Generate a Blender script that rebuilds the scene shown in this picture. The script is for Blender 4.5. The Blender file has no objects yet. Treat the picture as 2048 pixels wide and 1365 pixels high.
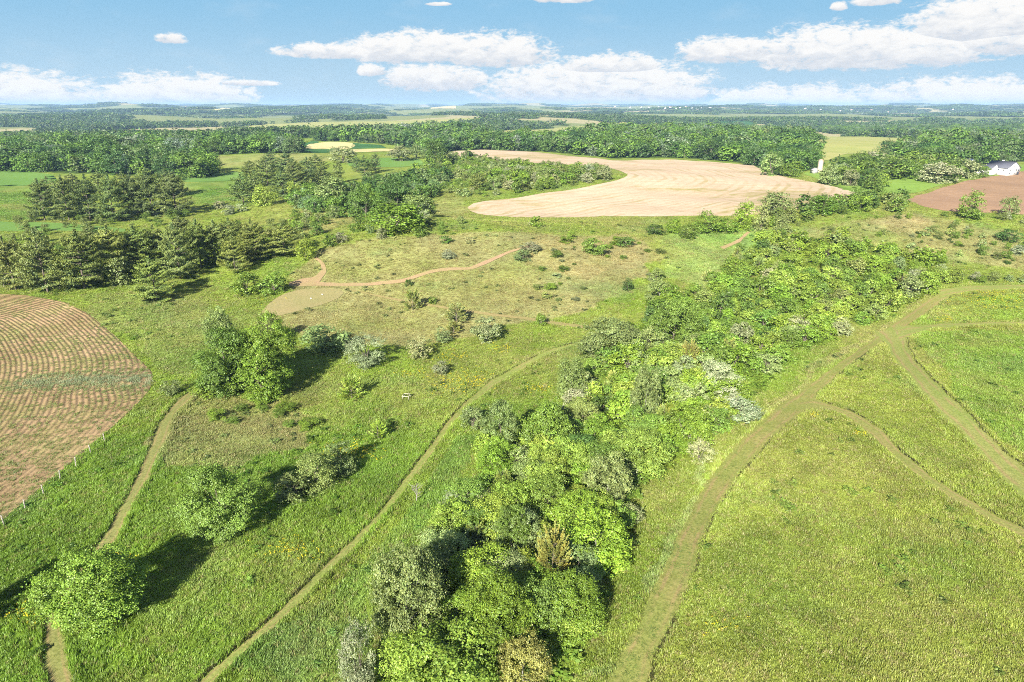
import bpy, math, random
import numpy as np
from mathutils import Vector, geometry

# ------------------------------------------------------------------ camera, sky, sun, exposure
scene = bpy.context.scene
COL = scene.collection
rng = np.random.default_rng(11)
random.seed(11)
CAM_H = 50.0
PITCH = math.radians(19.06)
FPX = 2048 * 24.0 / 36.0
SUN_EL = math.radians(27.5)
SUN_HEAD = math.radians(19.0)          # heading of the light, clockwise from +y
HAZE = 0.000075

cam_d = bpy.data.cameras.new('camera')
cam_d.lens = 24.0
cam_d.sensor_width = 36.0
cam_d.clip_start = 0.5
cam_d.clip_end = 60000.0
cam = bpy.data.objects.new('camera', cam_d)
cam.location = (0, 0, CAM_H)
cam.rotation_euler = (math.pi / 2 - PITCH, 0, 0)
COL.objects.link(cam)
scene.camera = cam

scene.view_settings.view_transform = 'Standard'
scene.view_settings.look = 'None'
scene.view_settings.gamma = 1.0
scene.view_settings.use_curve_mapping = False
scene.view_settings.exposure = 1.6
try:
    scene.cycles.max_bounces = 6
    scene.cycles.diffuse_bounces = 3
    scene.cycles.transmission_bounces = 3
    scene.cycles.volume_bounces = 0
    scene.cycles.use_denoising = False
    scene.cycles.denoiser = 'OPENIMAGEDENOISE'
    scene.cycles.denoising_input_passes = 'RGB_ALBEDO_NORMAL'
    scene.cycles.denoising_prefilter = 'ACCURATE'
    scene.cycles.filter_width = 1.0
    scene.cycles.sample_clamp_indirect = 4.0
except Exception:
    pass

sun_d = bpy.data.lights.new('sun', 'SUN')
sun_d.energy = 5.0
sun_d.angle = math.radians(0.5)
sun_d.color = (1.0, 0.93, 0.80)
sun = bpy.data.objects.new('sun', sun_d)
ldir = Vector((math.sin(SUN_HEAD) * math.cos(SUN_EL), math.cos(SUN_HEAD) * math.cos(SUN_EL), -math.sin(SUN_EL)))
sun.rotation_euler = ldir.to_track_quat('-Z', 'Y').to_euler()
sun.location = (-40, -60, 120)
COL.objects.link(sun)


def pix_dir(px, py):
    u = (np.asarray(px, float) - 1024) / FPX
    v = (np.asarray(py, float) - 682.5) / FPX
    sp, cp = math.sin(PITCH), math.cos(PITCH)
    return u, cp - v * sp, -(sp + v * cp)


def azel(px, py):
    x, y, z = pix_dir(px, py)
    return math.atan2(x, y), math.atan2(z, math.hypot(x, y))


class NT:
    """small helper that chains shader nodes"""
    def __init__(self, tree):
        self.t = tree
        self.n = tree.nodes
        self.l = tree.links

    def new(self, kind, **kw):
        nd = self.n.new(kind)
        for k, v in kw.items():
            setattr(nd, k, v)
        return nd

    def put(self, sock, v):
        if isinstance(v, bpy.types.NodeSocket):
            self.l.new(v, sock)
        elif v is not None:
            sock.default_value = v

    def m(self, op, a, b=None, c=None, clamp=False):
        nd = self.new('ShaderNodeMath', operation=op)
        nd.use_clamp = clamp
        self.put(nd.inputs[0], a)
        if b is not None:
            self.put(nd.inputs[1], b)
        if c is not None:
            self.put(nd.inputs[2], c)
        return nd.outputs[0]

    def mix(self, f, a, b, blend='MIX'):
        nd = self.new('ShaderNodeMix', data_type='RGBA', blend_type=blend)
        self.put(nd.inputs[0], f)
        self.put(nd.inputs[6], a if isinstance(a, bpy.types.NodeSocket) else (*a, 1.0) if len(a) == 3 else a)
        self.put(nd.inputs[7], b if isinstance(b, bpy.types.NodeSocket) else (*b, 1.0) if len(b) == 3 else b)
        return nd.outputs[2]

    def noise(self, vec, scale, detail=3.0, rough=0.55, dist=0.0):
        nd = self.new('ShaderNodeTexNoise')
        if vec is not None:
            self.l.new(vec, nd.inputs['Vector'])
        nd.inputs['Scale'].default_value = scale
        nd.inputs['Detail'].default_value = detail
        nd.inputs['Roughness'].default_value = rough
        nd.inputs['Distortion'].default_value = dist
        return nd.outputs['Fac']

    def smooth(self, x, lo, hi, a=0.0, b=1.0):
        nd = self.new('ShaderNodeMapRange', interpolation_type='SMOOTHSTEP')
        self.put(nd.inputs[0], x)
        nd.inputs[1].default_value = lo
        nd.inputs[2].default_value = hi
        nd.inputs[3].default_value = a
        nd.inputs[4].default_value = b
        return nd.outputs[0]


def build_world():
    w = bpy.data.worlds.new('World')
    scene.world = w
    w.use_nodes = True
    t = w.node_tree
    t.nodes.clear()
    N = NT(t)
    out = N.new('ShaderNodeOutputWorld')
    bg = N.new('ShaderNodeBackground')
    sky = N.new('ShaderNodeTexSky', sky_type='NISHITA')
    sky.sun_disc = False
    sky.sun_elevation = SUN_EL
    sky.sun_rotation = math.pi + SUN_HEAD
    sky.altitude = 300
    sky.air_density = 0.8
    sky.dust_density = 0.15
    sky.ozone_density = 5.0
    tc = N.new('ShaderNodeTexCoord')
    sep = N.new('ShaderNodeSeparateXYZ')
    t.links.new(tc.outputs['Generated'], sep.inputs[0])
    X, Y, Z = sep.outputs
    az = N.m('ARCTAN2', X, Y)
    el = N.m('ARCSINE', Z)
    # 2D sky coordinates (degrees)
    azd = N.m('MULTIPLY', az, 57.2958)
    eld = N.m('MULTIPLY', el, 57.2958)
    comb = N.new('ShaderNodeCombineXYZ')
    N.put(comb.inputs[0], azd)
    N.put(comb.inputs[1], N.m('MULTIPLY', eld, 2.3))
    P = comb.outputs[0]
    n_big = N.noise(P, 0.22, 5.0, 0.55)
    n_mid = N.noise(P, 0.75, 5.0, 0.62, 0.35)
    n_fine = N.noise(P, 2.6, 2.0, 0.6, 0.3)
    warp = N.m('ADD', N.m('MULTIPLY', N.m('SUBTRACT', n_big, 0.5), 0.9),
               N.m('ADD', N.m('MULTIPLY', N.m('SUBTRACT', n_mid, 0.5), 2.6),
                   N.m('MULTIPLY', N.m('SUBTRACT', n_fine, 0.5), 1.1)))
    # cumulus banks seen over the horizon: x0, x1, top, bottom in sky directions of the scene
    banks = [(-300, 250, 138, 236), (200, 520, 146, 232), (430, 560, 160, 172),
             (550, 780, 86, 118), (690, 1000, 62, 128), (860, 1110, 66, 136),
             (715, 775, 128, 154), (760, 980, 126, 182), (960, 1420, 116, 222),
             (1100, 1330, 108, 150), (1210, 1420, 150, 206), (1350, 1560, 72, 126), (1480, 1900, 48, 140),
             (1640, 1990, 60, 136), (1800, 2200, -30, 96), (1850, 2300, 40, 110), (1400, 1760, 172, 236), (1640, 2300, 154, 240),
             (310, 372, 64, 88), (1060, 1190, -16, 6), (1660, 1696, 4, 22), (1700, 1800, -14, 12),
             (850, 905, 4, 12)]
    M = None
    S = None
    for (x0, x1, y0, y1) in banks:
        ym = y0 + (y1 - y0) * 0.68
        a0, e0 = azel((x0 + x1) / 2, ym)
        a1, _ = azel(x1, ym)
        a2, _ = azel(x0, ym)
        _, et = azel((x0 + x1) / 2, y0)
        _, eb = azel((x0 + x1) / 2, y1)
        hw = math.degrees(abs(a1 - a2)) / 2
        up, dn = math.degrees(et - e0), math.degrees(e0 - eb)
        dx = N.m('DIVIDE', N.m('SUBTRACT', azd, math.degrees(a0)), hw)
        dyr = N.m('SUBTRACT', eld, math.degrees(e0))
        dy = N.m('MAXIMUM', N.m('DIVIDE', dyr, up), N.m('DIVIDE', dyr, -dn))
        r2 = N.m('ADD', N.m('POWER', N.m('ABSOLUTE', dx), 2.6), N.m('POWER', dy, 2.0))
        mk = N.m('SUBTRACT', 1.0, r2)
        sh = N.m('DIVIDE', dyr, up + dn)
        if M is None:
            M, S = mk, sh
        else:
            g = N.m('GREATER_THAN', mk, M)
            S = N.m('ADD', N.m('MULTIPLY', g, sh), N.m('MULTIPLY', N.m('SUBTRACT', 1.0, g), S))
            M = N.m('MAXIMUM', M, mk)
    # the same fair-weather cumulus goes on over the rest of the sky
    n_all = N.noise(tc.outputs['Generated'], 2.6, 7.0, 0.6)
    gen = N.m('MULTIPLY', N.m('SUBTRACT', n_all, 0.56), 9.0)
    away = N.m('MAXIMUM', N.smooth(eld, 9.0, 14.0), N.smooth(N.m('ABSOLUTE', azd), 39.0, 48.0))
    gen = N.m('SUBTRACT', N.m('MULTIPLY', N.m('ADD', gen, 3.0), away), 3.0)
    above = N.smooth(eld, 0.0, 2.0)
    M = N.m('MAXIMUM', M, gen)
    dens = N.smooth(N.m('ADD', N.m('MINIMUM', N.m('MAXIMUM', M, -1.6), 0.66), warp), -0.35, 0.5)
    wisp = N.m('MULTIPLY', N.smooth(N.m('ADD', n_big, N.m('MULTIPLY', n_mid, 0.25)), 0.6, 0.95), 0.12)
    dens = N.m('MAXIMUM', dens, wisp, clamp=True)
    # lit tops, greyer flat bases
    shade = N.smooth(N.m('ADD', S, N.m('MULTIPLY', N.m('SUBTRACT', n_mid, 0.5), 1.6)), -0.35, 0.42)
    white = N.mix(shade, (0.236, 0.248, 0.266), (0.328, 0.324, 0.316))
    # sky colour: the physical sky, its blue kept clean near the horizon
    mul = N.new('ShaderNodeMix', data_type='RGBA', blend_type='MULTIPLY')
    mul.inputs[0].default_value = 1.0
    N.put(mul.inputs[6], sky.outputs[0])
    mul.inputs[7].default_value = (0.056, 0.0515, 0.056, 1)
    low = N.mix(N.smooth(eld, -0.5, 8.0), (0.172, 0.236, 0.282), (0.092, 0.186, 0.268))
    skyc = N.mix(N.smooth(eld, 8.0, 26.0), low, mul.outputs[2])
    col = N.mix(dens, skyc, white)
    t.links.new(col, bg.inputs['Color'])
    bg.inputs['Strength'].default_value = 1.0
    t.links.new(bg.outputs[0], out.inputs[0])


build_world()

# ------------------------------------------------------------------ numeric helpers
def vnoise(x, y, seed=0):
    x = np.asarray(x, float); y = np.asarray(y, float)
    xi = np.floor(x).astype(np.int64); yi = np.floor(y).astype(np.int64)
    fx = x - xi; fy = y - yi
    fx = fx * fx * (3 - 2 * fx); fy = fy * fy * (3 - 2 * fy)

    def hsh(a, b):
        n = (a * 374761393 + b * 668265263 + seed * 1442695041) & 0x7fffffff
        n = ((n ^ (n >> 13)) * 1274126177) & 0x7fffffff
        return ((n ^ (n >> 16)) & 0xffff) / 65535.0
    a = hsh(xi, yi); b = hsh(xi + 1, yi); c = hsh(xi, yi + 1); d = hsh(xi + 1, yi + 1)
    return (a * (1 - fx) + b * fx) * (1 - fy) + (c * (1 - fx) + d * fx) * fy


def fbm(x, y, size, octaves=4, seed=0):
    s = 0; amp = 1; tot = 0
    x = np.asarray(x, float) / size; y = np.asarray(y, float) / size
    for k in range(octaves):
        s = s + amp * (vnoise(x + 17.3 * k, y - 9.1 * k, seed + k) - 0.5) * 2
        tot += amp
        amp *= 0.55; x = x * 2.03; y = y * 2.03
    return s / tot


def sst(x, a, b):
    t = np.clip((x - a) / (b - a), 0, 1)
    return t * t * (3 - 2 * t)


HILLS = [(-22, 232, 60, 34, 10.0), (150, 275, 62, 38, 9.5), (95, 420, 140, 95, 9.0), (18, 395, 50, 26, 3.0),
         (-70, 330, 38, 34, 4.0), (-250, 620, 200, 90, 9.0), (330, 470, 110, 90, 6.0), (-30, 330, 60, 30, 2.0),
         (-150, 190, 50, 40, 2.0), (60, 190, 40, 50, -1.2), (420, 800, 240, 120, 8.0), (40, 1150, 300, 200, 12.0)]
_r = np.random.default_rng(5)
WAVES = [(_r.uniform(0, 2 * math.pi), _r.uniform(450, 2600), _r.uniform(0, 6.28)) for _ in range(16)]


def hz(x, y):
    x = np.asarray(x, float); y = np.asarray(y, float)
    z = np.zeros(np.broadcast(x, y).shape)
    for (cx, cy, sx, sy, a) in HILLS:
        z = z + a * np.exp(-((x - cx) / sx) ** 2 * .5 - ((y - cy) / sy) ** 2 * .5)
    z = z + 0.7 * np.sin(x * .045 + 1.3) * np.sin(y * .038 + .4) + 0.25 * np.sin(x * .13 + y * .09)
    d = np.hypot(x, y)
    w1 = sst(d, 550, 2200); w2 = sst(d, 2500, 9000)
    s = 0
    for (ang, lam, ph) in WAVES:
        s = s + np.sin((x * math.cos(ang) + y * math.sin(ang)) * 2 * math.pi / lam + ph) * (lam / 1500) ** .5
    z = z + s * (2.6 * w1 + 5.0 * w2) - 5 * w1 * (1 - w2) + 14 * w2
    return z


def ground_at(px, py, up=0.0):
    """world point where the line of sight through a photo position meets the terrain (raised by up)"""
    px = np.atleast_1d(np.asarray(px, float)); py = np.atleast_1d(np.asarray(py, float))
    dx, dy, dz = pix_dir(px, py)
    n = len(px)
    up = np.broadcast_to(up, (n,))
    if (dz < -0.085).all():
        t = (CAM_H - up) / -dz
        for _ in range(14):
            t = 0.3 * t + 0.7 * (CAM_H - up - hz(dx * t, dy * t)) / -dz
        return dx * t, dy * t, t
    hit = np.full(n, 20000.0); lo = np.full(n, 20.0); done = np.zeros(n, bool)
    t = max(20.0, float(np.min((CAM_H - 24 - up) / np.maximum(-dz, 0.002))) * 0.9)
    while t < 19000:
        below = (CAM_H + dz * t) < hz(dx * t, dy * t) + up
        new = below & ~done
        hit[new] = t; lo[new] = t / 1.012; done |= new
        if done.all():
            break
        t *= 1.012
    hi = hit.copy(); lo = np.where(done, lo, hi)
    for _ in range(14):
        mid = (lo + hi) / 2
        below = (CAM_H + dz * mid) < hz(dx * mid, dy * mid) + up
        hi = np.where(below, mid, hi); lo = np.where(below, lo, mid)
    return dx * hi, dy * hi, hi


def project(x, y, z):
    sp, cp = math.sin(PITCH), math.cos(PITCH)
    zz = np.asarray(z) - CAM_H
    dep = y * cp - zz * sp
    upc = y * sp + zz * cp
    dep = np.where(dep > 1, dep, 1)
    return 1024 + FPX * x / dep, 682.5 - FPX * upc / dep, dep


def wpoly(pts):
    x, y, _ = ground_at([p[0] for p in pts], [p[1] for p in pts])
    return np.stack([x, y], 1)


def inside(poly, x, y):
    x = np.asarray(x); y = np.asarray(y)
    r = np.zeros(x.shape, bool)
    bb = (x >= poly[:, 0].min()) & (x <= poly[:, 0].max()) & (y >= poly[:, 1].min()) & (y <= poly[:, 1].max())
    xs = x[bb]; ys = y[bb]
    rr = np.zeros(xs.shape, bool)
    n = len(poly)
    for i in range(n):
        x0, y0 = poly[i]; x1, y1 = poly[(i + 1) % n]
        if y0 == y1:
            continue
        c = ((y0 > ys) != (y1 > ys)) & (xs < (x1 - x0) * (ys - y0) / (y1 - y0) + x0)
        rr ^= c
    r[bb] = rr
    return r


def seg_dist(poly, x, y, closed=False):
    d = np.full(np.shape(x), 1e9)
    n = len(poly)
    for i in range(n if closed else n - 1):
        a = poly[i]; b = poly[(i + 1) % n]
        ab = b - a
        L = max(ab @ ab, 1e-9)
        t = np.clip(((x - a[0]) * ab[0] + (y - a[1]) * ab[1]) / L, 0, 1)
        d = np.minimum(d, np.hypot(x - a[0] - t * ab[0], y - a[1] - t * ab[1]))
    return d


# ------------------------------------------------------------------ object helpers
def tag(o, label=None, cat=None, group=None, kind=None):
    if label: o['label'] = label
    if cat: o['category'] = cat
    if group: o['group'] = group
    if kind: o['kind'] = kind
    return o


def mesh_from(name, verts, faces, mats=(), smooth=False, midx=None):
    """faces: (n,3) or (n,4) int array, or list of lists"""
    me = bpy.data.meshes.new(name)
    v = np.asarray(verts, np.float32)
    me.vertices.add(len(v)); me.vertices.foreach_set('co', v.ravel())
    if isinstance(faces, np.ndarray):
        k = faces.shape[1]
        me.loops.add(faces.size); me.loops.foreach_set('vertex_index', faces.astype(np.int32).ravel())
        me.polygons.add(len(faces))
        me.polygons.foreach_set('loop_start', np.arange(0, faces.size, k, dtype=np.int32))
    else:
        tot = sum(len(f) for f in faces)
        me.loops.add(tot)
        me.loops.foreach_set('vertex_index', np.concatenate([np.asarray(f, np.int32) for f in faces]))
        me.polygons.add(len(faces))
        st = np.cumsum([0] + [len(f) for f in faces[:-1]]).astype(np.int32)
        me.polygons.foreach_set('loop_start', st)
    for mm in mats:
        me.materials.append(mm)
    if midx is not None:
        me.polygons.foreach_set('material_index', np.asarray(midx, np.int32))
    me.update(calc_edges=True)
    if smooth:
        me.polygons.foreach_set('use_smooth', np.ones(len(me.polygons), bool))
    return me


def col_attr(me, name, rgb):
    a = me.attributes.new(name, 'FLOAT_COLOR', 'POINT')
    rgba = np.ones((len(me.vertices), 4), np.float32)
    rgba[:, :3] = rgb
    a.data.foreach_set('color', rgba.ravel())


def flt_attr(me, name, v):
    a = me.attributes.new(name, 'FLOAT', 'POINT')
    a.data.foreach_set('value', np.asarray(v, np.float32))


def link(name, me, parent=None, loc=None):
    o = bpy.data.objects.new(name, me)
    COL.objects.link(o)
    if parent is not None:
        o.parent = parent
    if loc is not None:
        o.location = loc
    return o


def new_mat(name):
    m = bpy.data.materials.new(name)
    m.use_nodes = True
    m.node_tree.nodes.clear()
    return m, NT(m.node_tree)


def plain(name, rgb, rough=0.7, var=0.15, scale=3.0, metal=0.0):
    m, N = new_mat(name)
    tc = N.new('ShaderNodeTexCoord')
    n = N.noise(tc.outputs['Object'], scale, 4)
    c = N.mix(N.smooth(n, 0.3, 0.7), [v * (1 - var) for v in rgb], [min(1, v * (1 + var)) for v in rgb])
    b = N.new('ShaderNodeBsdfPrincipled')
    N.put(b.inputs['Base Color'], c)
    b.inputs['Roughness'].default_value = rough
    b.inputs['Metallic'].default_value = metal
    o = N.new('ShaderNodeOutputMaterial')
    N.l.new(b.outputs[0], o.inputs[0])
    return m


def leaf_mat(name, source, trans=0.28, attr='shade'):
    """source: OBJECT -> object colour, INSTANCER -> tint attribute of the instance"""
    m, N = new_mat(name)
    if source == 'OBJECT':
        oi = N.new('ShaderNodeObjectInfo')
        base = oi.outputs['Color']
    else:
        a = N.new('ShaderNodeAttribute', attribute_type='INSTANCER', attribute_name='tint')
        base = a.outputs['Color']
    sh = N.new('ShaderNodeAttribute', attribute_type='GEOMETRY', attribute_name=attr)
    c = N.mix(1.0, base, sh.outputs['Color'], 'MULTIPLY')
    d = N.new('ShaderNodeBsdfDiffuse')
    tr = N.new('ShaderNodeBsdfTranslucent')
    N.put(d.inputs['Color'], c)
    tc = N.mix(1.0, c, (1.15, 1.2, 0.55), 'MULTIPLY')
    N.put(tr.inputs['Color'], tc)
    mx = N.new('ShaderNodeMixShader')
    mx.inputs[0].default_value = trans
    N.l.new(d.outputs[0], mx.inputs[1]); N.l.new(tr.outputs[0], mx.inputs[2])
    g = N.new('ShaderNodeBsdfGlossy')
    g.inputs['Roughness'].default_value = 0.5
    g.inputs['Color'].default_value = (0.5, 0.55, 0.5, 1)
    mx2 = N.new('ShaderNodeMixShader')
    mx2.inputs[0].default_value = 0.05
    N.l.new(mx.outputs[0], mx2.inputs[1]); N.l.new(g.outputs[0], mx2.inputs[2])
    o = N.new('ShaderNodeOutputMaterial')
    N.l.new(mx2.outputs[0], o.inputs[0])
    return m


LEAF = leaf_mat('foliage', 'OBJECT')
NEEDLE = leaf_mat('needles', 'OBJECT', 0.15)
LEAF_I = leaf_mat('foliage_of_the_woods', 'INSTANCER')
GRASS_I = leaf_mat('grass_blades', 'INSTANCER', 0.4)
BARK = plain('bark', (0.12, 0.10, 0.08), 0.9, 0.35, 9)
BARK_PALE = plain('pale_bark', (0.20, 0.19, 0.17), 0.85, 0.3, 9)

# ------------------------------------------------------------------ layout traced from the photograph, on the terrain
def lr(left, right):
    return left, right


PATHS = {
    'main': lr([(1190, 1400), (1216, 1365), (1255, 1280), (1291, 1212), (1334, 1122), (1368, 1046), (1394, 990), (1424, 948), (1458, 907), (1500, 862),
                (1560, 808), (1629, 759), (1685, 720), (1738, 682), (1795, 640), (1848, 602), (1877, 587), (1905, 580)],
               [(1288, 1400), (1303, 1348), (1338, 1269), (1372, 1193), (1390, 1137), (1409, 1076), (1440, 1012), (1470, 963), (1511, 918), (1556, 868),
                (1614, 821), (1640, 790), (1683, 748), (1764, 686), (1820, 655), (1870, 618), (1913, 588), (1925, 580)]),
    'wide_right': lr([(1750, 668), (1771, 693), (1793, 733), (1830, 770), (1866, 817), (1904, 850), (1956, 907), (1998, 952), (2048, 1005), (2110, 1070)],
                     [(1800, 650), (1817, 676), (1821, 700), (1833, 722), (1866, 759), (1921, 810), (1958, 850), (2005, 895), (2048, 937), (2110, 1000)]),
    'thin_right': lr([(1795, 655), (1825, 652), (1884, 648), (1957, 645), (2048, 644), (2120, 645)],
                     [(1800, 685), (1832, 672), (1875, 659), (1935, 653), (2048, 650), (2120, 651)]),
    'low_right': lr([(1600, 800), (1631, 795), (1650, 806), (1702, 822), (1738, 841), (1775, 870), (1800, 900), (1828, 925), (1866, 956), (1941, 1001), (1998, 1035), (2048, 1057), (2110, 1090)],
                    [(1590, 835), (1625, 820), (1660, 822), (1687, 832), (1715, 852), (1745, 880), (1775, 908), (1802, 933), (1845, 962), (1915, 1010), (1975, 1045), (2048, 1080), (2110, 1115)]),
    'top_right': lr([(1870, 582), (1930, 572), (2048, 570), (2120, 572)], [(1880, 596), (1935, 586), (2048, 580), (2120, 582)]),
    'centre': lr([(365, 1400), (400, 1365), (419, 1341), (528, 1250), (611, 1171), (650, 1129), (700, 1084), (763, 1016), (800, 968), (839, 918), (886, 854),
                  (920, 813), (975, 765), (1036, 731), (1091, 703), (1156, 685), (1185, 676)],
                 [(400, 1400), (432, 1365), (470, 1326), (549, 1256), (625, 1186), (664, 1143), (712, 1096), (777, 1026), (814, 978), (850, 930), (900, 862),
                  (934, 817), (988, 775), (1046, 739), (1101, 709), (1159, 689), (1190, 680)]),
    'left': lr([(98, 1420), (91, 1365), (81, 1314), (87, 1258), (102, 1220), (135, 1165), (170, 1120), (204, 1073), (241, 1012), (279, 933), (300, 880), (321, 837), (359, 796), (390, 775)],
               [(162, 1420), (151, 1365), (138, 1314), (130, 1258), (136, 1222), (170, 1170), (205, 1125), (236, 1080), (266, 1016), (306, 944), (336, 880), (354, 830), (386, 796), (402, 780)]),
    'trail_loop': lr([(575, 568), (600, 558), (629, 556), (644, 540), (640, 526), (628, 518)], [(580, 573), (612, 572), (640, 566), (653, 545), (650, 527), (632, 515)]),
    'trail': lr([(590, 563), (650, 566), (729, 567), (804, 560), (862, 541), (896, 536), (938, 536), (968, 523), (1022, 501), (1070, 490)],
                [(590, 573), (650, 573), (729, 573), (804, 567), (862, 547), (896, 542), (944, 541), (974, 528), (1024, 505), (1072, 493)]),
    'faint_trail': lr([(690, 577), (735, 587), (800, 600), (900, 616), (992, 629), (1043, 634), (1094, 642), (1165, 652)],
                      [(690, 580), (735, 590), (800, 604), (900, 620), (992, 634), (1043, 639), (1094, 648), (1165, 658)]),
    'wheat_trail': lr([(1494, 464), (1477, 480), (1440, 495)], [(1500, 466), (1483, 483), (1446, 500)]),
}
POLY = {
    'ploughed': [(-500, 600), (-100, 585), (0, 588), (60, 592), (130, 605), (180, 630), (230, 672), (270, 712), (305, 745), (303, 775), (278, 806),
                 (230, 850), (170, 903), (100, 962), (0, 1045), (-500, 1500)],
    'oval': [(513, 641), (533, 611), (567, 587), (615, 577), (683, 578), (694, 584), (680, 597), (640, 612), (581, 627), (540, 636)],
    'wheat': [(905, 303), (960, 300), (1020, 302), (1100, 308), (1180, 316), (1225, 322), (1290, 320), (1340, 319), (1420, 324), (1500, 331), (1530, 345),
              (1580, 357), (1640, 368), (1700, 381), (1760, 396), (1690, 404), (1600, 418), (1540, 428), (1440, 433), (1320, 434), (1200, 433), (1080, 436), (1000, 434),
              (950, 428), (930, 416), (940, 407), (975, 402), (1060, 392), (1130, 382), (1190, 371), (1235, 361), (1257, 352), (1245, 344), (1222, 338), (1150, 331), (1050, 326), (960, 320), (905, 312)],
    'brown': [(1812, 400), (1830, 392), (1870, 381), (1920, 366), (1970, 355), (2020, 347), (2100, 338), (2300, 340), (2300, 440), (2100, 436), (2040, 430), (1990, 424), (1940, 428), (1880, 424), (1840, 413)],
    'crop_left_a': [(-60, 345), (0, 343), (60, 344), (105, 350), (120, 368), (60, 372), (-60, 372)],
    'crop_left_b': [(-60, 440), (60, 445), (180, 452), (260, 458), (240, 468), (100, 462), (-60, 462)],
    'crop_strip': [(360, 356), (430, 348), (500, 343), (492, 358), (425, 364), (370, 366)],
    'crop_mid': [(690, 322), (760, 316), (840, 318), (850, 332), (760, 335), (700, 335)],
    'grain': [(604, 298), (622, 288), (660, 284), (705, 286), (712, 292), (690, 299)],
    'dark_crop_a': [(596, 288), (625, 282), (640, 284), (604, 298)],
    'dark_crop_b': [(600, 299), (690, 300), (660, 306), (600, 307)],
    'dark_crop_c': [(705, 286), (760, 290), (775, 297), (700, 298)],
    'grain_b': [(700, 299), (775, 298), (800, 300), (790, 304), (700, 305)],
    'hay_long': [(470, 256), (560, 248), (700, 244), (860, 240), (985, 237), (1000, 241), (900, 250), (820, 258), (780, 264), (720, 262), (640, 266), (560, 270), (500, 266)],
    'hay_house': [(935, 266), (1010, 261), (1110, 257), (1200, 252), (1245, 244), (1260, 248), (1230, 260), (1190, 268), (1150, 276), (1090, 278), (1000, 276)],
    'hay_right': [(1600, 268), (1650, 272), (1740, 275), (1830, 277), (1835, 288), (1800, 300), (1740, 306), (1690, 308), (1650, 322), (1636, 300)],
    'far_grain': [(862, 213.5), (912, 213), (910, 218.5), (862, 218.5)],
    'far_grain_b': [(425, 217), (470, 214), (480, 221), (430, 223)],
    'far_hay_c': [(0, 231), (90, 232), (60, 237), (0, 238)],
    'pond_field': [(1430, 243), (1500, 243), (1510, 251), (1440, 252)],
    'lawn': [(1600, 345), (1700, 385), (1790, 392), (1880, 372), (1980, 352), (2060, 342), (2060, 330), (1960, 330), (1900, 345), (1700, 340)],
    'far_tan_d': [(345, 269), (380, 268), (440, 271), (430, 277), (350, 276)],
}
PW = {k: wpoly(v) for k, v in POLY.items()}
RIB = {}


def resample(P, n):
    seg = np.hypot(*np.diff(P, axis=0).T)
    s = np.concatenate([[0], np.cumsum(seg)])
    # smooth the traced corners
    t = np.linspace(0, s[-1], n)
    q = np.stack([np.interp(t, s, P[:, 0]), np.interp(t, s, P[:, 1])], 1)
    for _ in range(max(2, n // 60)):
        q[1:-1] = (q[:-2] + 2 * q[1:-1] + q[2:]) / 4
    return q


for k, (L, R) in PATHS.items():
    Lw, Rw = wpoly(L), wpoly(R)
    ln = np.hypot(*np.diff(Lw, axis=0).T).sum()
    n = int(np.clip(ln / 1.0, 24, 400))
    RIB[k] = (resample(Lw, n), resample(Rw, n))
for k, (A_, B_) in RIB.items():        # the mower's edge is never quite even
    for E_, sd in ((A_, 1), (B_, 2)):
        w_ = np.clip(np.hypot(*(A_ - B_).T) * .06, .05, .3)[:, None]
        E_ += np.stack([fbm(E_[:, 0], E_[:, 1], 4, 3, 50 + sd), fbm(E_[:, 0], E_[:, 1], 4, 3, 60 + sd)], 1) * w_ * 2.2
RIBPOLY = {k: np.concatenate([a, b[::-1]]) for k, (a, b) in RIB.items()}


def on_path(x, y, names=None):
    r = np.zeros(np.shape(x), bool)
    for k, p in RIBPOLY.items():
        if names is None or k in names:
            r |= inside(p, x, y)
    return r


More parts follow.
